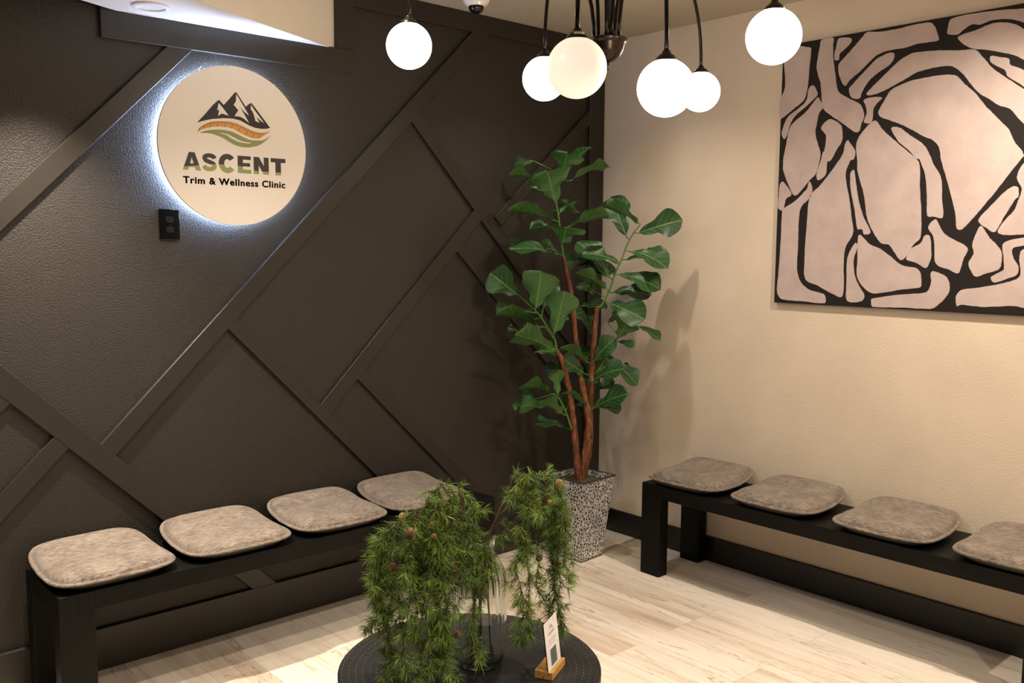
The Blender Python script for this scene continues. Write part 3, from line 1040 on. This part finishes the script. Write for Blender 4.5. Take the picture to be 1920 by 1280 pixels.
# ------------------------------------------------------------------ potted fig
PC = Vector((-.455, -.303, 0))
fig = empty('potted_fig_tree', PC, math.radians(4), 'tall fiddle-leaf fig tree in a square crackle-patterned silver planter in the corner', 'potted plant')
bw, tw, PH = .083, .127, .432
bm = bmesh.new()


def ringv(h, z):
    return [bm.verts.new((x * h, y * h, z)) for x, y in ((-1, -1), (1, -1), (1, 1), (-1, 1))]


r0, r1, r2, r3 = ringv(bw, .004), ringv(tw, PH), ringv(tw - .006, PH), ringv(tw - .014, PH - .035)
bm.faces.new(list(reversed(r0)))
for p, q in ((r0, r1), (r1, r2), (r2, r3)):
    for i in range(4):
        j = (i + 1) % 4
        bm.faces.new((p[i], p[j], q[j], q[i]))
from_bm('planter', bm, M['planter'], fig)
for nm, h0, h1, z0, z1 in (('rim', tw - .004, tw + .003, PH - .004, PH + .004), ('base_band', bw - .002, bw + .002, 0, .006)):
    bm = bmesh.new()
    o0 = ringv(h1, z0); o1 = ringv(h1, z1); i0 = ringv(h0, z0); i1 = ringv(h0, z1)
    for p, q in ((o0, o1), (o1, i1), (i1, i0), (i0, o0)):
        for i in range(4):
            j = (i + 1) % 4
            bm.faces.new((p[i], p[j], q[j], q[i]))
    from_bm(nm, bm, M['planter_rim'], fig)
n = 18
rng = random.Random(3)
vs = []
for i in range(n + 1):
    for j in range(n + 1):
        x, y = (i / n * 2 - 1), (j / n * 2 - 1)
        vs.append((x * (tw - .010), y * (tw - .010), PH - .030 + .016 * (1 - max(abs(x), abs(y)) ** 2) + rng.uniform(-.005, .006)))
mesh('moss', vs, [(i * (n + 1) + j, (i + 1) * (n + 1) + j, (i + 1) * (n + 1) + j + 1, i * (n + 1) + j + 1) for i in range(n) for j in range(n)], M['moss'], fig, True)

figM = Matrix.Translation(PC) @ Matrix.Rotation(math.radians(4), 4, 'Z')
figI = figM.inverted()


def plant_pt(u, v_, dd=0.0):
    """point of the plant seen at u, v: the crown spreads along both walls of the corner"""
    if u < 1095:
        k = min(1, (1095 - u) / 180)
        p = on(1, -.300 + .165 * k, u, v_)
    else:
        k = min(1, (u - 1095) / 180)
        p = on(0, -.455 + .285 * k, u, v_)
    c = Vector(CAM)
    return p + (c - p).normalized() * dd


stems = {
    'left': dict(pts=[(1084, 893), (1078, 820), (1068.7, 742), (1054.7, 679), (1044, 657)], dd=.05, r0=.019, r1=.011),
    'middle': dict(pts=[(1093, 894), (1102, 820), (1103, 780), (1092, 726), (1085, 693), (1080.4, 651), (1073.4, 576), (1067.5, 534), (1060.5, 500), (1056, 482)], dd=.0, r0=.022, r1=.0115),
    'right': dict(pts=[(1099, 892), (1106, 830), (1107, 755), (1112, 660), (1118, 590), (1120, 574)], dd=-.04, r0=.017, r1=.0125),
}
stalks = {
    'left': [[(1044, 657), (1038, 632), (1010, 588)], [(1038, 634), (1022, 612)], [(1072, 805), (1062, 775), (1050, 750), (1040, 738)]],
    'middle': [[(1057, 486), (1053.5, 459), (1046.5, 401), (1043, 377), (1050, 340), (1052, 326)], ],
    'right': [[(1120, 576), (1128, 572), (1143.7, 541), (1153, 513), (1167, 482), (1176.5, 457), (1191, 432)], [(1104, 786), (1103, 740), (1106, 684)], [(1118, 700), (1150, 645), (1160, 630)]],
}
TP = lambda x, y: (900 + x / 4.2675, 260 + y / 4.2675)
BP = lambda x, y: (900 + x / 4.2675, 520 + y / 4.2675)
# base, tip, apparent width in crop px, depth of base, depth of tip (towards the viewer), side seen (1 upper, -1 lower)
LV = {
    'middle': [
        (TP(655, 290), TP(890, 70), 80, -.03, -.10, 1), (TP(652, 292), TP(700, 118), 235, .0, .10, -1), (TP(605, 525), TP(540, 262), 285, .02, .12, -1),
        (TP(470, 330), TP(232, 288), 90, .0, .0, -1), (TP(700, 340), TP(1045, 225), 70, .0, .02, -1), (TP(622, 660), TP(215, 578), 105, .0, .04, -1),
        (TP(672, 715), TP(1030, 610), 90, .0, .04, -1), (TP(630, 600), TP(745, 495), 80, -.03, -.08, 1), (TP(620, 700), TP(400, 720), 90, -.04, -.08, 1),
        (TP(655, 850), TP(690, 715), 280, .0, .12, -1), (TP(650, 925), TP(228, 890), 100, .0, .02, 1),
        (BP(690, 740), BP(525, 740), 130, -.06, -.12, 1), (BP(905, 490), BP(825, 300), 95, -.06, -.12, 1),
    ],
    'right': [
        (TP(1180, 800), TP(1050, 475), 215, -.02, -.08, 1), (TP(1290, 690), TP(1000, 525), 95, .03, .10, -1), (TP(1245, 760), TP(1612, 650), 190, .0, .02, 1),
        (TP(1165, 890), TP(1495, 1035), 125, .02, .10, 1), (TP(1150, 970), TP(1515, 930), 100, -.03, -.06, 1), (TP(1060, 1130), TP(780, 825), 170, -.04, -.10, 1),
        (TP(1135, 1000), TP(820, 920), 110, .02, .06, 1), (TP(1045, 1215), TP(762, 1070), 105, .02, .06, -1), (TP(1085, 1080), TP(1440, 1205), 150, .02, .08, 1),
        (TP(1020, 1230), TP(1368, 1250), 125, -.02, -.02, 1), (BP(1005, 190), BP(1322, 340), 190, .02, .10, 1),
        (BP(1090, 500), BP(1190, 345), 180, .02, .10, -1), (BP(1215, 375), BP(1435, 505), 60, .02, .06, 1), (BP(1090, 510), BP(1235, 550), 60, .0, .02, 1),
        (BP(890, 690), BP(1080, 490), 135, .02, .04, 1), (BP(885, 690), BP(640, 566), 100, .03, .12, -1), (BP(855, 780), BP(630, 630), 160, .02, .06, 1),
        (BP(885, 790), BP(1085, 650), 150, -.03, -.08, 1), (BP(880, 835), BP(1165, 730), 125, .04, .12, 1), (BP(1000, 640), BP(1255, 860), 120, -.02, .0, 1),
        (BP(885, 920), BP(1080, 830), 90, -.03, -.04, 1), (BP(880, 1055), BP(1195, 930), 140, .03, .09, 1), (BP(870, 1040), BP(655, 930), 65, .03, .10, -1),
        (BP(850, 1040), BP(770, 1022), 40, -.02, -.03, 1),
    ],
    'left': [
        (TP(335, 1275), TP(80, 1070), 220, -.05, -.10, 1), (BP(440, 285), BP(490, -50), 265, .03, .10, -1), (BP(590, 470), BP(675, 112), 245, .06, .14, -1),
        (BP(490, 395), BP(132, 285), 115, .02, .06, -1), (BP(612, 590), BP(275, 460), 190, .05, .14, -1), (BP(330, 440), BP(215, 405), 45, -.04, -.06, 1),
        (BP(500, 270), BP(580, 10), 150, -.05, -.08, 1), (BP(600, 940), BP(332, 870), 105, .02, .05, -1), (BP(625, 950), BP(630, 740), 105, .02, .05, -1),
        (BP(560, 1020), BP(320, 1040), 120, .0, .02, -1), (BP(690, 1105), BP(462, 1000), 115, .04, .10, -1), (BP(735, 1215), BP(440, 1180), 70, -.03, -.05, 1),
    ],
}
CV = Vector(CAM)


def add_leaf(V, F, UV, base, tip, wpx, side, rng):
    ax = tip - base
    L = ax.length
    axn = ax / L
    mid = (base + tip) / 2
    view = (CV - mid)
    dist = view.length
    view = (view - axn * view.dot(axn)).normalized()
    wap = wpx / 4.2675 * dist / FPX          # apparent full width in metres
    wap *= 1.14
    wid = max(.66 * L, wap)
    al = math.acos(max(-1, min(1, wap / wid)))
    lat = axn.cross(view)
    n1 = (view * math.cos(al) + lat * math.sin(al))
    n2 = (view * math.cos(al) - lat * math.sin(al))
    nu = n1 if (n1.z > n2.z) == (side > 0) else n2
    nrm = nu * side            # the upper face of the leaf
    W_ = axn.cross(nrm).normalized()
    NL, NW = 16, 10
    b0 = len(V)
    ph = rng.uniform(0, 6)
    prof = [0, .20, .34, .41, .42, .42, .46, .56, .70, .83, .93, .99, 1.0, .95, .82, .55, .0]
    droop = rng.uniform(.05, .11) * L
    for i in range(NL + 1):
        u = i / NL
        lob = .07 * math.sin(u * 15 + ph)
        w = prof[i] * wid / 2
        w = max(w, .0015)
        for j in range(NW + 1):
            x = j / NW * 2 - 1
            wave = .050 * wid * math.sin(u * 13 + ph + 1.5 * x) * abs(x) ** 1.5
            c = base + axn * (u * L + .03 * L * math.sin(9 * u + ph) * abs(x)) + W_ * (x * w * (1 + lob * (1 if x > 0 else -.8)))
            c += nrm * (abs(x) ** 1.3 * w * .22 + wave + droop * (4 * u * (1 - u)))
            V.append(c)
            UV.append((u, (x * max(.12, prof[i]) + 1) / 2))
    for i in range(NL):
        for j in range(NW):
            a = b0 + i * (NW + 1) + j
            F.append((a, a + 1, a + NW + 2, a + NW + 1))


rng = random.Random(11)
for key, (u0, u1, v0, v1, m_) in {'middle': (985, 1100, 300, 470, 5), 'right': (1075, 1190, 480, 760, 12), 'left': (960, 1075, 560, 780, 8)}.items():
    for _ in range(m_):
        u_, vv_ = rng.uniform(u0, u1), rng.uniform(v0, v1)
        a_ = rng.uniform(0, 2 * PI)
        ln_ = rng.uniform(38, 62)
        LV[key].append(((u_, vv_), (u_ + ln_ * math.cos(a_), vv_ - abs(ln_ * .5 * math.sin(a_)) + 8), rng.uniform(70, 130), -.06, -.12, 1))
for key in ('left', 'middle', 'right'):
    st = stems[key]
    P3 = [plant_pt(u, v_, st['dd']) for u, v_ in st['pts']]
    P3[0].z = PH - .03
    # roots gather in the middle of the planter
    P3[0] = PC + Vector({'left': (-.035, -.02, 0), 'middle': (.0, -.005, 0), 'right': (.03, .01, 0)}[key]) + Vector((0, 0, PH - .03))
    cp = catmull(P3, 10)
    V, F = tube_data(cp, lambda s: st['r0'] + (st['r1'] - st['r0']) * s + .0012 * math.sin(s * 60), 12, wob=.07, rng=rng)
    so = mesh('stem', [figI @ p for p in V], F, M['fig_bark'], fig, True)
    shoots = []
    for s in stalks[key]:
        q = catmull([plant_pt(u, v_, st['dd'] + .005) for u, v_ in s], 6)
        V, F = tube_data(q, lambda s_: .0055 - .0022 * s_, 8)
        shoots.append((q, V, F))
    LVs, LF, UV = [], [], []
    for (b_, t_, w_, db, dt, side) in LV[key]:
        bp, tp = plant_pt(*b_, st['dd'] + db), plant_pt(*t_, st['dd'] + dt)
        for p in (bp, tp):
            p.y = min(p.y, -.035); p.x = min(p.x, -.03)
        b0 = bp.lerp(tp, .10)
        q, V, F = min(shoots, key=lambda sh: min((p - bp).length for p in sh[0]))
        root_ = min(q, key=lambda p: (p - bp).length)
        if (root_ - bp).length < .16: tube_data(catmull([root_, bp.lerp(b0, .3), b0.lerp(tp, .04)], 4), .0026, 6, V, F)
        add_leaf(LVs, LF, UV, b0, tp, w_, side, rng)
    for q, V, F in shoots: mesh('stalk', [figI @ p for p in V], F, M['green_stem'], so, True)
    for p in LVs:
        p.y = min(p.y, -.02); p.x = min(p.x, -.012)
    fo = mesh('foliage', [figI @ p for p in LVs], LF, M['fig_leaf'], so, True)
    ul = fo.data.uv_layers.new(name='UVMap')
    for lp in fo.data.loops:
        ul.data[lp.index].uv = UV[lp.vertex_index]

# ------------------------------------------------------------------ round table
TC, TR, TZ = Vector((-2.300, -1.641, 0)), .366, .450
tb = empty('round_side_table', TC, 0, 'round black hammered metal coffee table in the foreground', 'table')
lathe('tabletop', [(0, TZ - .004), (.1, TZ - .004), (.25, TZ - .0035), (TR - .012, TZ - .002), (TR - .004, TZ), (TR, TZ - .004), (TR, TZ - .024), (TR - .006, TZ - .028), (0, TZ - .028)][::-1], M['table'], tb, 128)
lathe('pedestal', [(.30, 0), (.30, .010), (.20, .030), (.10, .12), (.075, .22), (.10, .33), (.22, TZ - .028), (0, TZ - .028)], M['black_metal'], tb, 64)

# ------------------------------------------------------------------ vase
VC = Vector((-2.270, -1.646, TZ - .0035))
NF = 12
def facet(a, z):
    k = 1.0 / math.cos(((a + .1) % (2 * PI / NF)) - PI / NF) * math.cos(PI / NF)
    s = min(1, max(0, z / .03)) * min(1, max(0, (.34 - z) / .08))
    return 1 + (k - 1) * .9 * s + (.012 * math.cos(a * NF * 2) * s)
outer = [(.050, 0), (.060, .004), (.0685, .018), (.0735, .045), (.0765, .10), (.0775, .17), (.077, .235), (.073, .262), (.064, .285), (.052, .303), (.044, .316), (.041, .335), (.042, .355), (.046, .366)]
inner = [(.043, .366), (.039, .355), (.038, .335), (.041, .316), (.049, .302), (.061, .283), (.070, .260), (.074, .235), (.0745, .17), (.0735, .10), (.0705, .045), (.0655, .020), (.055, .010), (0, .009)]
vase = lathe('glass_vase', [(0, 0)] + outer + inner, M['glass'], None, 144, rib=facet)
vase.location = VC
tag(vase, 'clear ribbed glass bottle vase holding the larch branches on the round table', 'vase')

# ------------------------------------------------------------------ larch branches
D0 = float(-(RM.T @ (np.array(VC) + np.array([0, 0, .2]) - CAM))[2])


def lp(u, v_, dd=0.0):
    p = depth(u, v_, D0 - dd)
    r2 = (p.x - TC.x) ** 2 + (p.y - TC.y) ** 2
    if p.z < TZ + .022:
        # rests above the table top: slide along the sight line towards the viewer
        q = on(2, TZ + .022, u, v_)
        p = q
    return p


def cone_mesh(name, loc, r, mat, parent, off, tilt):
    rng_ = random.Random(int(abs(loc.x) * 1e5))
    V, F = [], []
    vs, fs = lathe_data([(0, -1.0), (.35, -.85), (.5, -.4), (.5, .2), (.35, .7), (0, .95)], 10)
    V += [Vector(v) * r * .9 for v in vs]; F += fs
    rows = 7
    for i in range(rows):
        zz = -.9 + 1.7 * i / (rows - 1)
        rr = .42 + .5 * math.sin(PI * (i + .8) / (rows + .6))
        m = 9
        for k in range(m):
            a = 2 * PI * (k + .5 * (i % 2)) / m
            d = Vector((math.cos(a), math.sin(a), 0)); sd = Vector((-math.sin(a), math.cos(a), 0))
            b0 = len(V)
            c0 = d * (.25 * rr) + Vector((0, 0, zz + .12)); c1 = d * rr + Vector((0, 0, zz - .12)); c2 = d * (rr * 1.04) + Vector((0, 0, zz - .04))
            wv = .27 * rr
            for c in (c0 - sd * wv * .6, c0 + sd * wv * .6, c1 + sd * wv, c1 - sd * wv, c2 + sd * wv * .6, c2 - sd * wv * .6):
                V.append(c * r)
            F += [(b0, b0 + 1, b0 + 2, b0 + 3), (b0 + 3, b0 + 2, b0 + 4, b0 + 5), (b0 + 1, b0, b0 + 5, b0 + 4)]
    R_ = Euler(tilt).to_matrix()
    o = mesh(name, [R_ @ v + loc for v in V], F, M['cone_core'], parent, False, off)
    o.data.materials.append(mat)
    for k_, p_ in enumerate(o.data.polygons): p_.material_index = 0 if k_ < len(fs) else 1
    return o


def larch(label, mains, strands, cones, seed, dd0):
    rng = random.Random(seed)
    root = Vector((VC.x, VC.y, VC.z + .02))
    e = empty('larch_branch', root, 0, label, 'branch', 'larch branches in the glass vase')
    TV, TF = [], []
    NV, NF_, NT_ = [], [], []

    def needle(p, d, L, w, tone):
        s = d.cross(Vector((rng.uniform(-1, 1), rng.uniform(-1, 1), rng.uniform(-1, 1))))
        if s.length < 1e-4: return
        s.normalize()
        t_ = d.cross(s)
        b0 = len(NV)
        bend = Vector((0, 0, -1)) * (L * .10) + s * (rng.uniform(-.12, .12) * L)
        m_ = p + d * (L * .55)
        tip = p + d * L + bend
        NV.extend([p + s * w, p - s * w, p + t_ * w * .8, m_ + s * w, m_ - s * w, m_ + t_ * w * .8, tip])
        NF_.extend([(b0, b0 + 1, b0 + 4, b0 + 3), (b0 + 1, b0 + 2, b0 + 5, b0 + 4), (b0 + 2, b0, b0 + 3, b0 + 5),
                    (b0 + 3, b0 + 4, b0 + 6), (b0 + 4, b0 + 5, b0 + 6), (b0 + 5, b0 + 3, b0 + 6)])
        NT_.extend([tone * .7] * 3 + [tone] * 3 + [min(1, tone + .12)])

    def tuft(p, ax, cnt, L):
        tone = min(1, max(0, rng.gauss(.50, .26)))
        ref = ax.cross(Vector((.2, .3, .9)))
        if ref.length < 1e-3: ref = Vector((1, 0, 0))
        ref.normalize()
        b = ax.cross(ref)
        for _ in range(cnt):
            a = rng.uniform(0, 2 * PI)
            sp = rng.uniform(.35, 1.25)
            d = (ax * math.cos(sp) + (ref * math.cos(a) + b * math.sin(a)) * math.sin(sp)).normalized()
            needle(p + ax * rng.uniform(-.004, .004), d, L * rng.uniform(.75, 1.25), .00066, tone + rng.uniform(-.1, .1))

    for m_ in mains:
        pts = [lp(u, v_, d) for u, v_, d in m_['px']]
        if m_.get('root'):
            k = Vector((rng.uniform(-.03, .03), rng.uniform(-.03, .03), 0))
            pts = [root + k, VC + Vector((k.x * .2, k.y * .2, .335))] + pts
        cp = catmull(pts, 8)
        tube_data(cp, lambda s: m_['r'] * (1 - .5 * s), 8, TV, TF, .08, rng)
        if m_.get('tufts', True):
            for i in range(len(cp) // 3, len(cp), 3):
                ax = (cp[min(i + 1, len(cp) - 1)] - cp[i - 1]).normalized()
                side = Vector((rng.uniform(-1, 1), rng.uniform(-1, 1), rng.uniform(-.6, .5))).normalized()
                if rng.random() < m_.get('dens', .3): tuft(cp[i], (ax * .4 + side).normalized(), 14, .024)
    for s in strands:
        cp0 = catmull([lp(u, v_, d) for u, v_, d in s], 10)
        # resample evenly
        cp = [cp0[0]]
        for p in cp0[1:]:
            if (p - cp[-1]).length > .0085: cp.append(p)
        if len(cp) < 3: continue
        tube_data(cp, lambda s_: .0021 * (1 - .5 * s_), 6, TV, TF)
        for i in range(1, len(cp)):
            ax = (cp[i] - cp[i - 1]).normalized()
            side = Vector((rng.gauss(0, 1), rng.gauss(0, 1), rng.gauss(-.35, .6))).normalized()
            q = cp[i]
            for _k in range(rng.choice((0, 0, 1, 1, 2))):
                side = Vector((rng.gauss(0, 1), rng.gauss(0, 1), rng.gauss(-.3, .6))).normalized()
                side.z = min(side.z, .12)
                ln = rng.uniform(.010, .040)
                q2 = q + (side * .9 + ax * .5).normalized() * ln
                q2.z = max(q2.z, TZ + .012)
                tube_data([q, q2], .0011, 5, TV, TF)
                tuft(q2, (side * .7 + ax * .5 + Vector((0, 0, -.15))).normalized(), 24, .031)
            tuft(q, (ax * .55 + side).normalized(), 16, .030)
        tuft(cp[-1], (cp[-1] - cp[-2]).normalized(), 22, .031)
    for p in NV: p.z = max(p.z, TZ + .0015)
    mesh('twigs', TV, TF, M['twig'], e, True, root)
    fo = mesh('needles', NV, NF_, M['needles'], e, False, root)
    at_ = fo.data.attributes.new('tone', 'FLOAT', 'POINT')
    at_.data.foreach_set('value', NT_)
    for (u, v_, d, px, tan) in cones:
        p = lp(u, v_, d)
        cone_mesh('pine_cone', p, .80 * px / FPX * D0, M['cone_tan'] if tan else M['cone'], e, root, (rng.uniform(-.5, .5), rng.uniform(-.5, .5), rng.uniform(0, 6)))
    return e


def st(pts, d0, d1):
    n_ = len(pts) - 1
    return [(u, v_, d0 + (d1 - d0) * i / n_) for i, (u, v_) in enumerate(pts)]


larch('larch branch arching right out of the vase with a bare brown stem and hanging sprays',
      [dict(px=st([(905, 1040), (910, 1021), (933, 966), (954, 919), (961.6, 898), (974, 890), (995, 893)], 0, 0), r=.0048, root=True, dens=.15),
       dict(px=st([(933, 968), (947, 955), (969, 935), (988, 922), (1005, 915), (1033, 941)], 0, .03), r=.0026, dens=.4),
       dict(px=st([(925, 990), (935, 982), (947, 979), (966, 985), (983, 999)], 0, .04), r=.0022, dens=.4)],
      [st([(994, 893), (1020, 889), (1045, 903), (1052, 935), (1050, 990), (1045, 1050), (1050, 1100), (1032, 1135)], 0, -.06),
       st([(974, 890), (985, 902), (985, 940), (977, 990), (985, 1040), (992, 1090), (990, 1140), (986, 1178), (972, 1197)], 0, .09),
       st([(1000, 915), (1033, 941), (1033, 1000), (1036, 1060), (1042, 1110), (1056, 1182)], 0, -.10),
       st([(983, 999), (990, 1030), (967, 1060), (976, 1100), (988, 1155)], .03, .08),
       st([(1000, 920), (1010, 960), (1005, 1000), (1010, 1050), (1006, 1100), (1030, 1140), (1036, 1175)], -.03, -.10),
       st([(1045, 903), (1056, 960), (1060, 1000), (1058, 1060)], -.03, -.03),
       st([(962, 899), (985, 896), (1008, 899)], 0, .02), st([(1010, 900), (1032, 899), (1048, 910)], -.02, -.02),
       st([(948, 930), (958, 922), (968, 930)], 0, .03), st([(950, 985), (945, 1000), (935, 1008)], .02, .04),
       st([(966, 985), (970, 1010), (985, 1035)], 0, .03), st([(988, 922), (1000, 945), (1022, 955)], .03, .06),
       st([(1028, 905), (1020, 930), (1000, 940), (985, 960)], 0, .06), st([(1036, 1060), (1052, 1075), (1062, 1080)], 0, .0)],
      [(1048, 906, .02, 10, True), (985, 944, .02, 10, False), (1031, 941, .03, 6, True), (1011, 1044, .02, 9, False)], 21, 0)
larch('larch branch spilling over the left side of the vase with cones and long drooping sprays',
      [dict(px=st([(884, 1035), (880, 990), (868, 958), (852, 961), (838, 979), (830, 993)], 0, .06), r=.0036, root=True, dens=.3),
       dict(px=st([(868, 958), (845, 962), (825, 960), (808, 953), (793, 952), (772, 960), (754, 974), (741, 983)], 0, .12), r=.0026, dens=.35)],
      [st([(741, 983), (716, 1012), (706, 1050), (702, 1100), (706, 1135)], .12, .08),
       st([(754, 974), (740, 1010), (730, 1060), (735, 1120), (726, 1180), (740, 1230)], .13, .10),
       st([(793, 952), (775, 990), (760, 1030), (770, 1090), (765, 1150), (756, 1210), (762, 1262)], .10, .20),
       st([(808, 953), (810, 1000), (805, 1050), (800, 1100), (790, 1160), (785, 1215), (790, 1270)], .08, .20),
       st([(720, 1020), (711, 1080), (716, 1150), (735, 1200), (731, 1245), (745, 1270)], .08, .14),
       st([(772, 960), (745, 990), (728, 1010), (722, 1050)], .12, .05), st([(793, 952), (790, 1000), (782, 1060), (785, 1120), (772, 1190)], .08, .10),
       st([(808, 953), (792, 975), (770, 1010), (752, 1060), (748, 1130), (752, 1180)], .02, .02),
       st([(741, 983), (728, 988), (712, 1008), (700, 1030)], .08, .03),
       st([(730, 1060), (712, 1075), (697, 1082)], .08, .04), st([(715, 1150), (705, 1160), (697, 1170)], .08, .06)],
      [(770, 998, .16, 11, False), (754, 967, .10, 8, True), (738, 1063, .15, 10, False), (808, 984, .12, 7, True), (755, 1155, .1, 8, False)], 22, .1)
larch('larch branch drooping straight down in front of the vase with small brown cones',
      [dict(px=st([(882, 1030), (871, 962), (862, 925), (840, 922), (829, 911), (818, 916)], 0, .06), r=.0034, root=True, dens=.3),
       dict(px=st([(871, 962), (864, 930), (860, 914), (866, 910)], 0, 0), r=.0022, dens=.5)],
      [st([(838, 979), (825, 1030), (818, 1090), (815, 1150), (800, 1210), (808, 1265)], .06, .19),
       st([(830, 993), (842, 1040), (834, 1100), (824, 1150), (830, 1215), (838, 1262)], .08, .20),
       st([(829, 911), (812, 925), (800, 950), (790, 985), (785, 1040), (780, 1120)], .06, .09),
       st([(865, 930), (845, 935), (835, 960), (850, 1000)], .02, .05),
       st([(818, 916), (830, 940), (815, 985), (824, 1060), (836, 1130), (842, 1190)], .06, .16),
       st([(883, 1010), (868, 1050), (846, 1100), (836, 1165), (842, 1230)], .02, .14),
       st([(818, 916), (830, 908), (845, 915), (850, 935)], .05, .04), st([(829, 911), (818, 922), (812, 938)], .06, .08),
       st([(850, 965), (842, 1000), (848, 1040), (838, 1080)], .05, .10), st([(838, 979), (820, 995), (810, 1030), (822, 1100), (818, 1180), (828, 1250)], .03, .12)],
      [(813, 1006, .13, 8, False), (854, 1069, .12, 9, False), (803, 941, .08, 8, True), (858, 1188, .16, 8, False)], 23, .1)
larch('short larch branch standing at the neck of the vase with one spray down the glass',
      [dict(px=st([(889, 1030), (885, 985), (874, 945), (868, 925)], -.02, -.02), r=.003, root=True, dens=.5)],
      [st([(860, 914), (880, 935), (890, 960), (890, 1000), (902, 1040)], -.03, .05),
       st([(883, 1010), (900, 1030), (916, 1060), (905, 1092)], .03, .08),
       st([(871, 962), (855, 1000), (866, 1040), (886, 1080), (890, 1130), (884, 1190), (895, 1225)], .03, .125),
       st([(884, 1020), (905, 1030), (922, 1050)], .02, .05), st([(884, 1000), (872, 1030), (865, 1060), (872, 1085)], .05, .1),
       st([(890, 970), (900, 1000), (895, 1030)], -.04, -.02), st([(885, 1030), (895, 1050), (880, 1075)], .05, .1)],
      [], 24, 0)

# ------------------------------------------------------------------ card stand
ca, cb = on(2, TZ + .020, 1021, 1256.5), on(2, TZ + .020, 1045, 1227)
cdir = (cb - ca); cdir.z = 0
ang = math.atan2(cdir.y, cdir.x)
b0 = on(2, TZ, 1007, 1262)
cpos = ca.lerp(cb, .5)
CL = cdir.length
card = empty('table_card_stand', (cpos.x - .004, cpos.y, TZ - .0028), ang, 'small white printed card standing in a slotted light wood block on the round table', 'card holder')
bm = bmesh.new()
hw, BH = .026, .020
prof = [(-hw, 0), (-.003, 0), (-.003, .009), (-.0005, .009), (-.0005, 0), (hw, 0), (hw, BH), (.0165, BH), (.0165, .010), (.0125, .010), (.0125, BH), (-hw, BH)]
for s in (-1, 1): pass
l0 = [bm.verts.new((-CL / 2, -y, z)) for y, z in prof]
l1 = [bm.verts.new((CL / 2, -y, z)) for y, z in prof]
for i in range(len(prof)):
    j = (i + 1) % len(prof)
    bm.faces.new((l0[i], l0[j], l1[j], l1[i]))
bm.faces.new(l0); bm.faces.new(list(reversed(l1)))
bmesh.ops.recalc_face_normals(bm, faces=bm.faces)
from_bm('wood_block', bm, M['oak'], card)
CH = .142
yc = -.0145
cw = CL * .98
# the sheet: slightly leaning
sheet = box('acrylic_sheet', (-cw / 2, yc, .011), (cw / 2, yc + .0022, .011 + CH), M['acrylic'], card, .0003)
paper = box('printed_card', (-cw / 2 + .001, yc - .0008, .012), (cw / 2 - .001, yc - .0002, .010 + CH), M['paper'], card)
bm = bmesh.new()
yy = yc - .0011
def bar(x0, z0, x1, z1):
    add_box(bm, (x0 * cw, yy - .0001, .011 + z0 * CH), (x1 * cw, yy + .0002, .011 + z1 * CH))
for k, (a_, b_) in enumerate(((-.30, .30), (-.27, .28), (-.30, .22))): bar(a_, .60 - k * .045, b_, .612 - k * .045)
from_bm('fine_print', bm, M['card_ink'], paper)
bm = bmesh.new(); bar(-.22, .10, .22, .42); from_bm('green_panel', bm, M['card_green'], paper)
pl = Matrix.Translation((-.24 * cw, yy, .011 + .70 * CH)) @ rot_wall
text('card_heading', 'ASCENT', .48 * cw, .055 * CH, pl, M['card_ink'], paper, (0, 0, 0), .03, 1.0, .0003)
ml = [[((x - 570) / 800 * cw * .30, (470 - y) / 800 * cw * .30) for x, y in mount]]
shape2d('card_logo', ml, Matrix.Translation((0, yy, .011 + .80 * CH)) @ rot_wall, .0003, M['card_ink'], paper, (0, 0, 0))

lean = Matrix.Translation((0, yc, .011)) @ Matrix.Rotation(math.radians(-7), 4, 'X') @ Matrix.Translation((0, -yc, -.011))
sheet.matrix_local = lean
paper.matrix_local = lean

# small loose end of wire above the sign, and the mark printed on the dome camera
w0, w1, w2 = on(1, -.030, 372, 138), on(1, -.030, 373, 130), on(1, -.034, 377, 124)
Vt, Ft = tube_data(catmull([w0 - SC, w1 - SC, w2 - SC], 5), .0016, 6)
mesh('wire_end', Vt, Ft, M['white_plastic'], sign, True)
mk = [cdv * (.0605 + .001) * math.cos(a) + sdv * .0615 * math.sin(a) + Vector((0, 0, -.030 - .004 * math.sin((a - .2) / .14 * PI))) for a in [.2 + .14 * k / 8 for k in range(9)]]
Vt, Ft = tube_data(mk, .0007, 5)
mesh('printed_mark', Vt, Ft, M['slot_black'], dc)
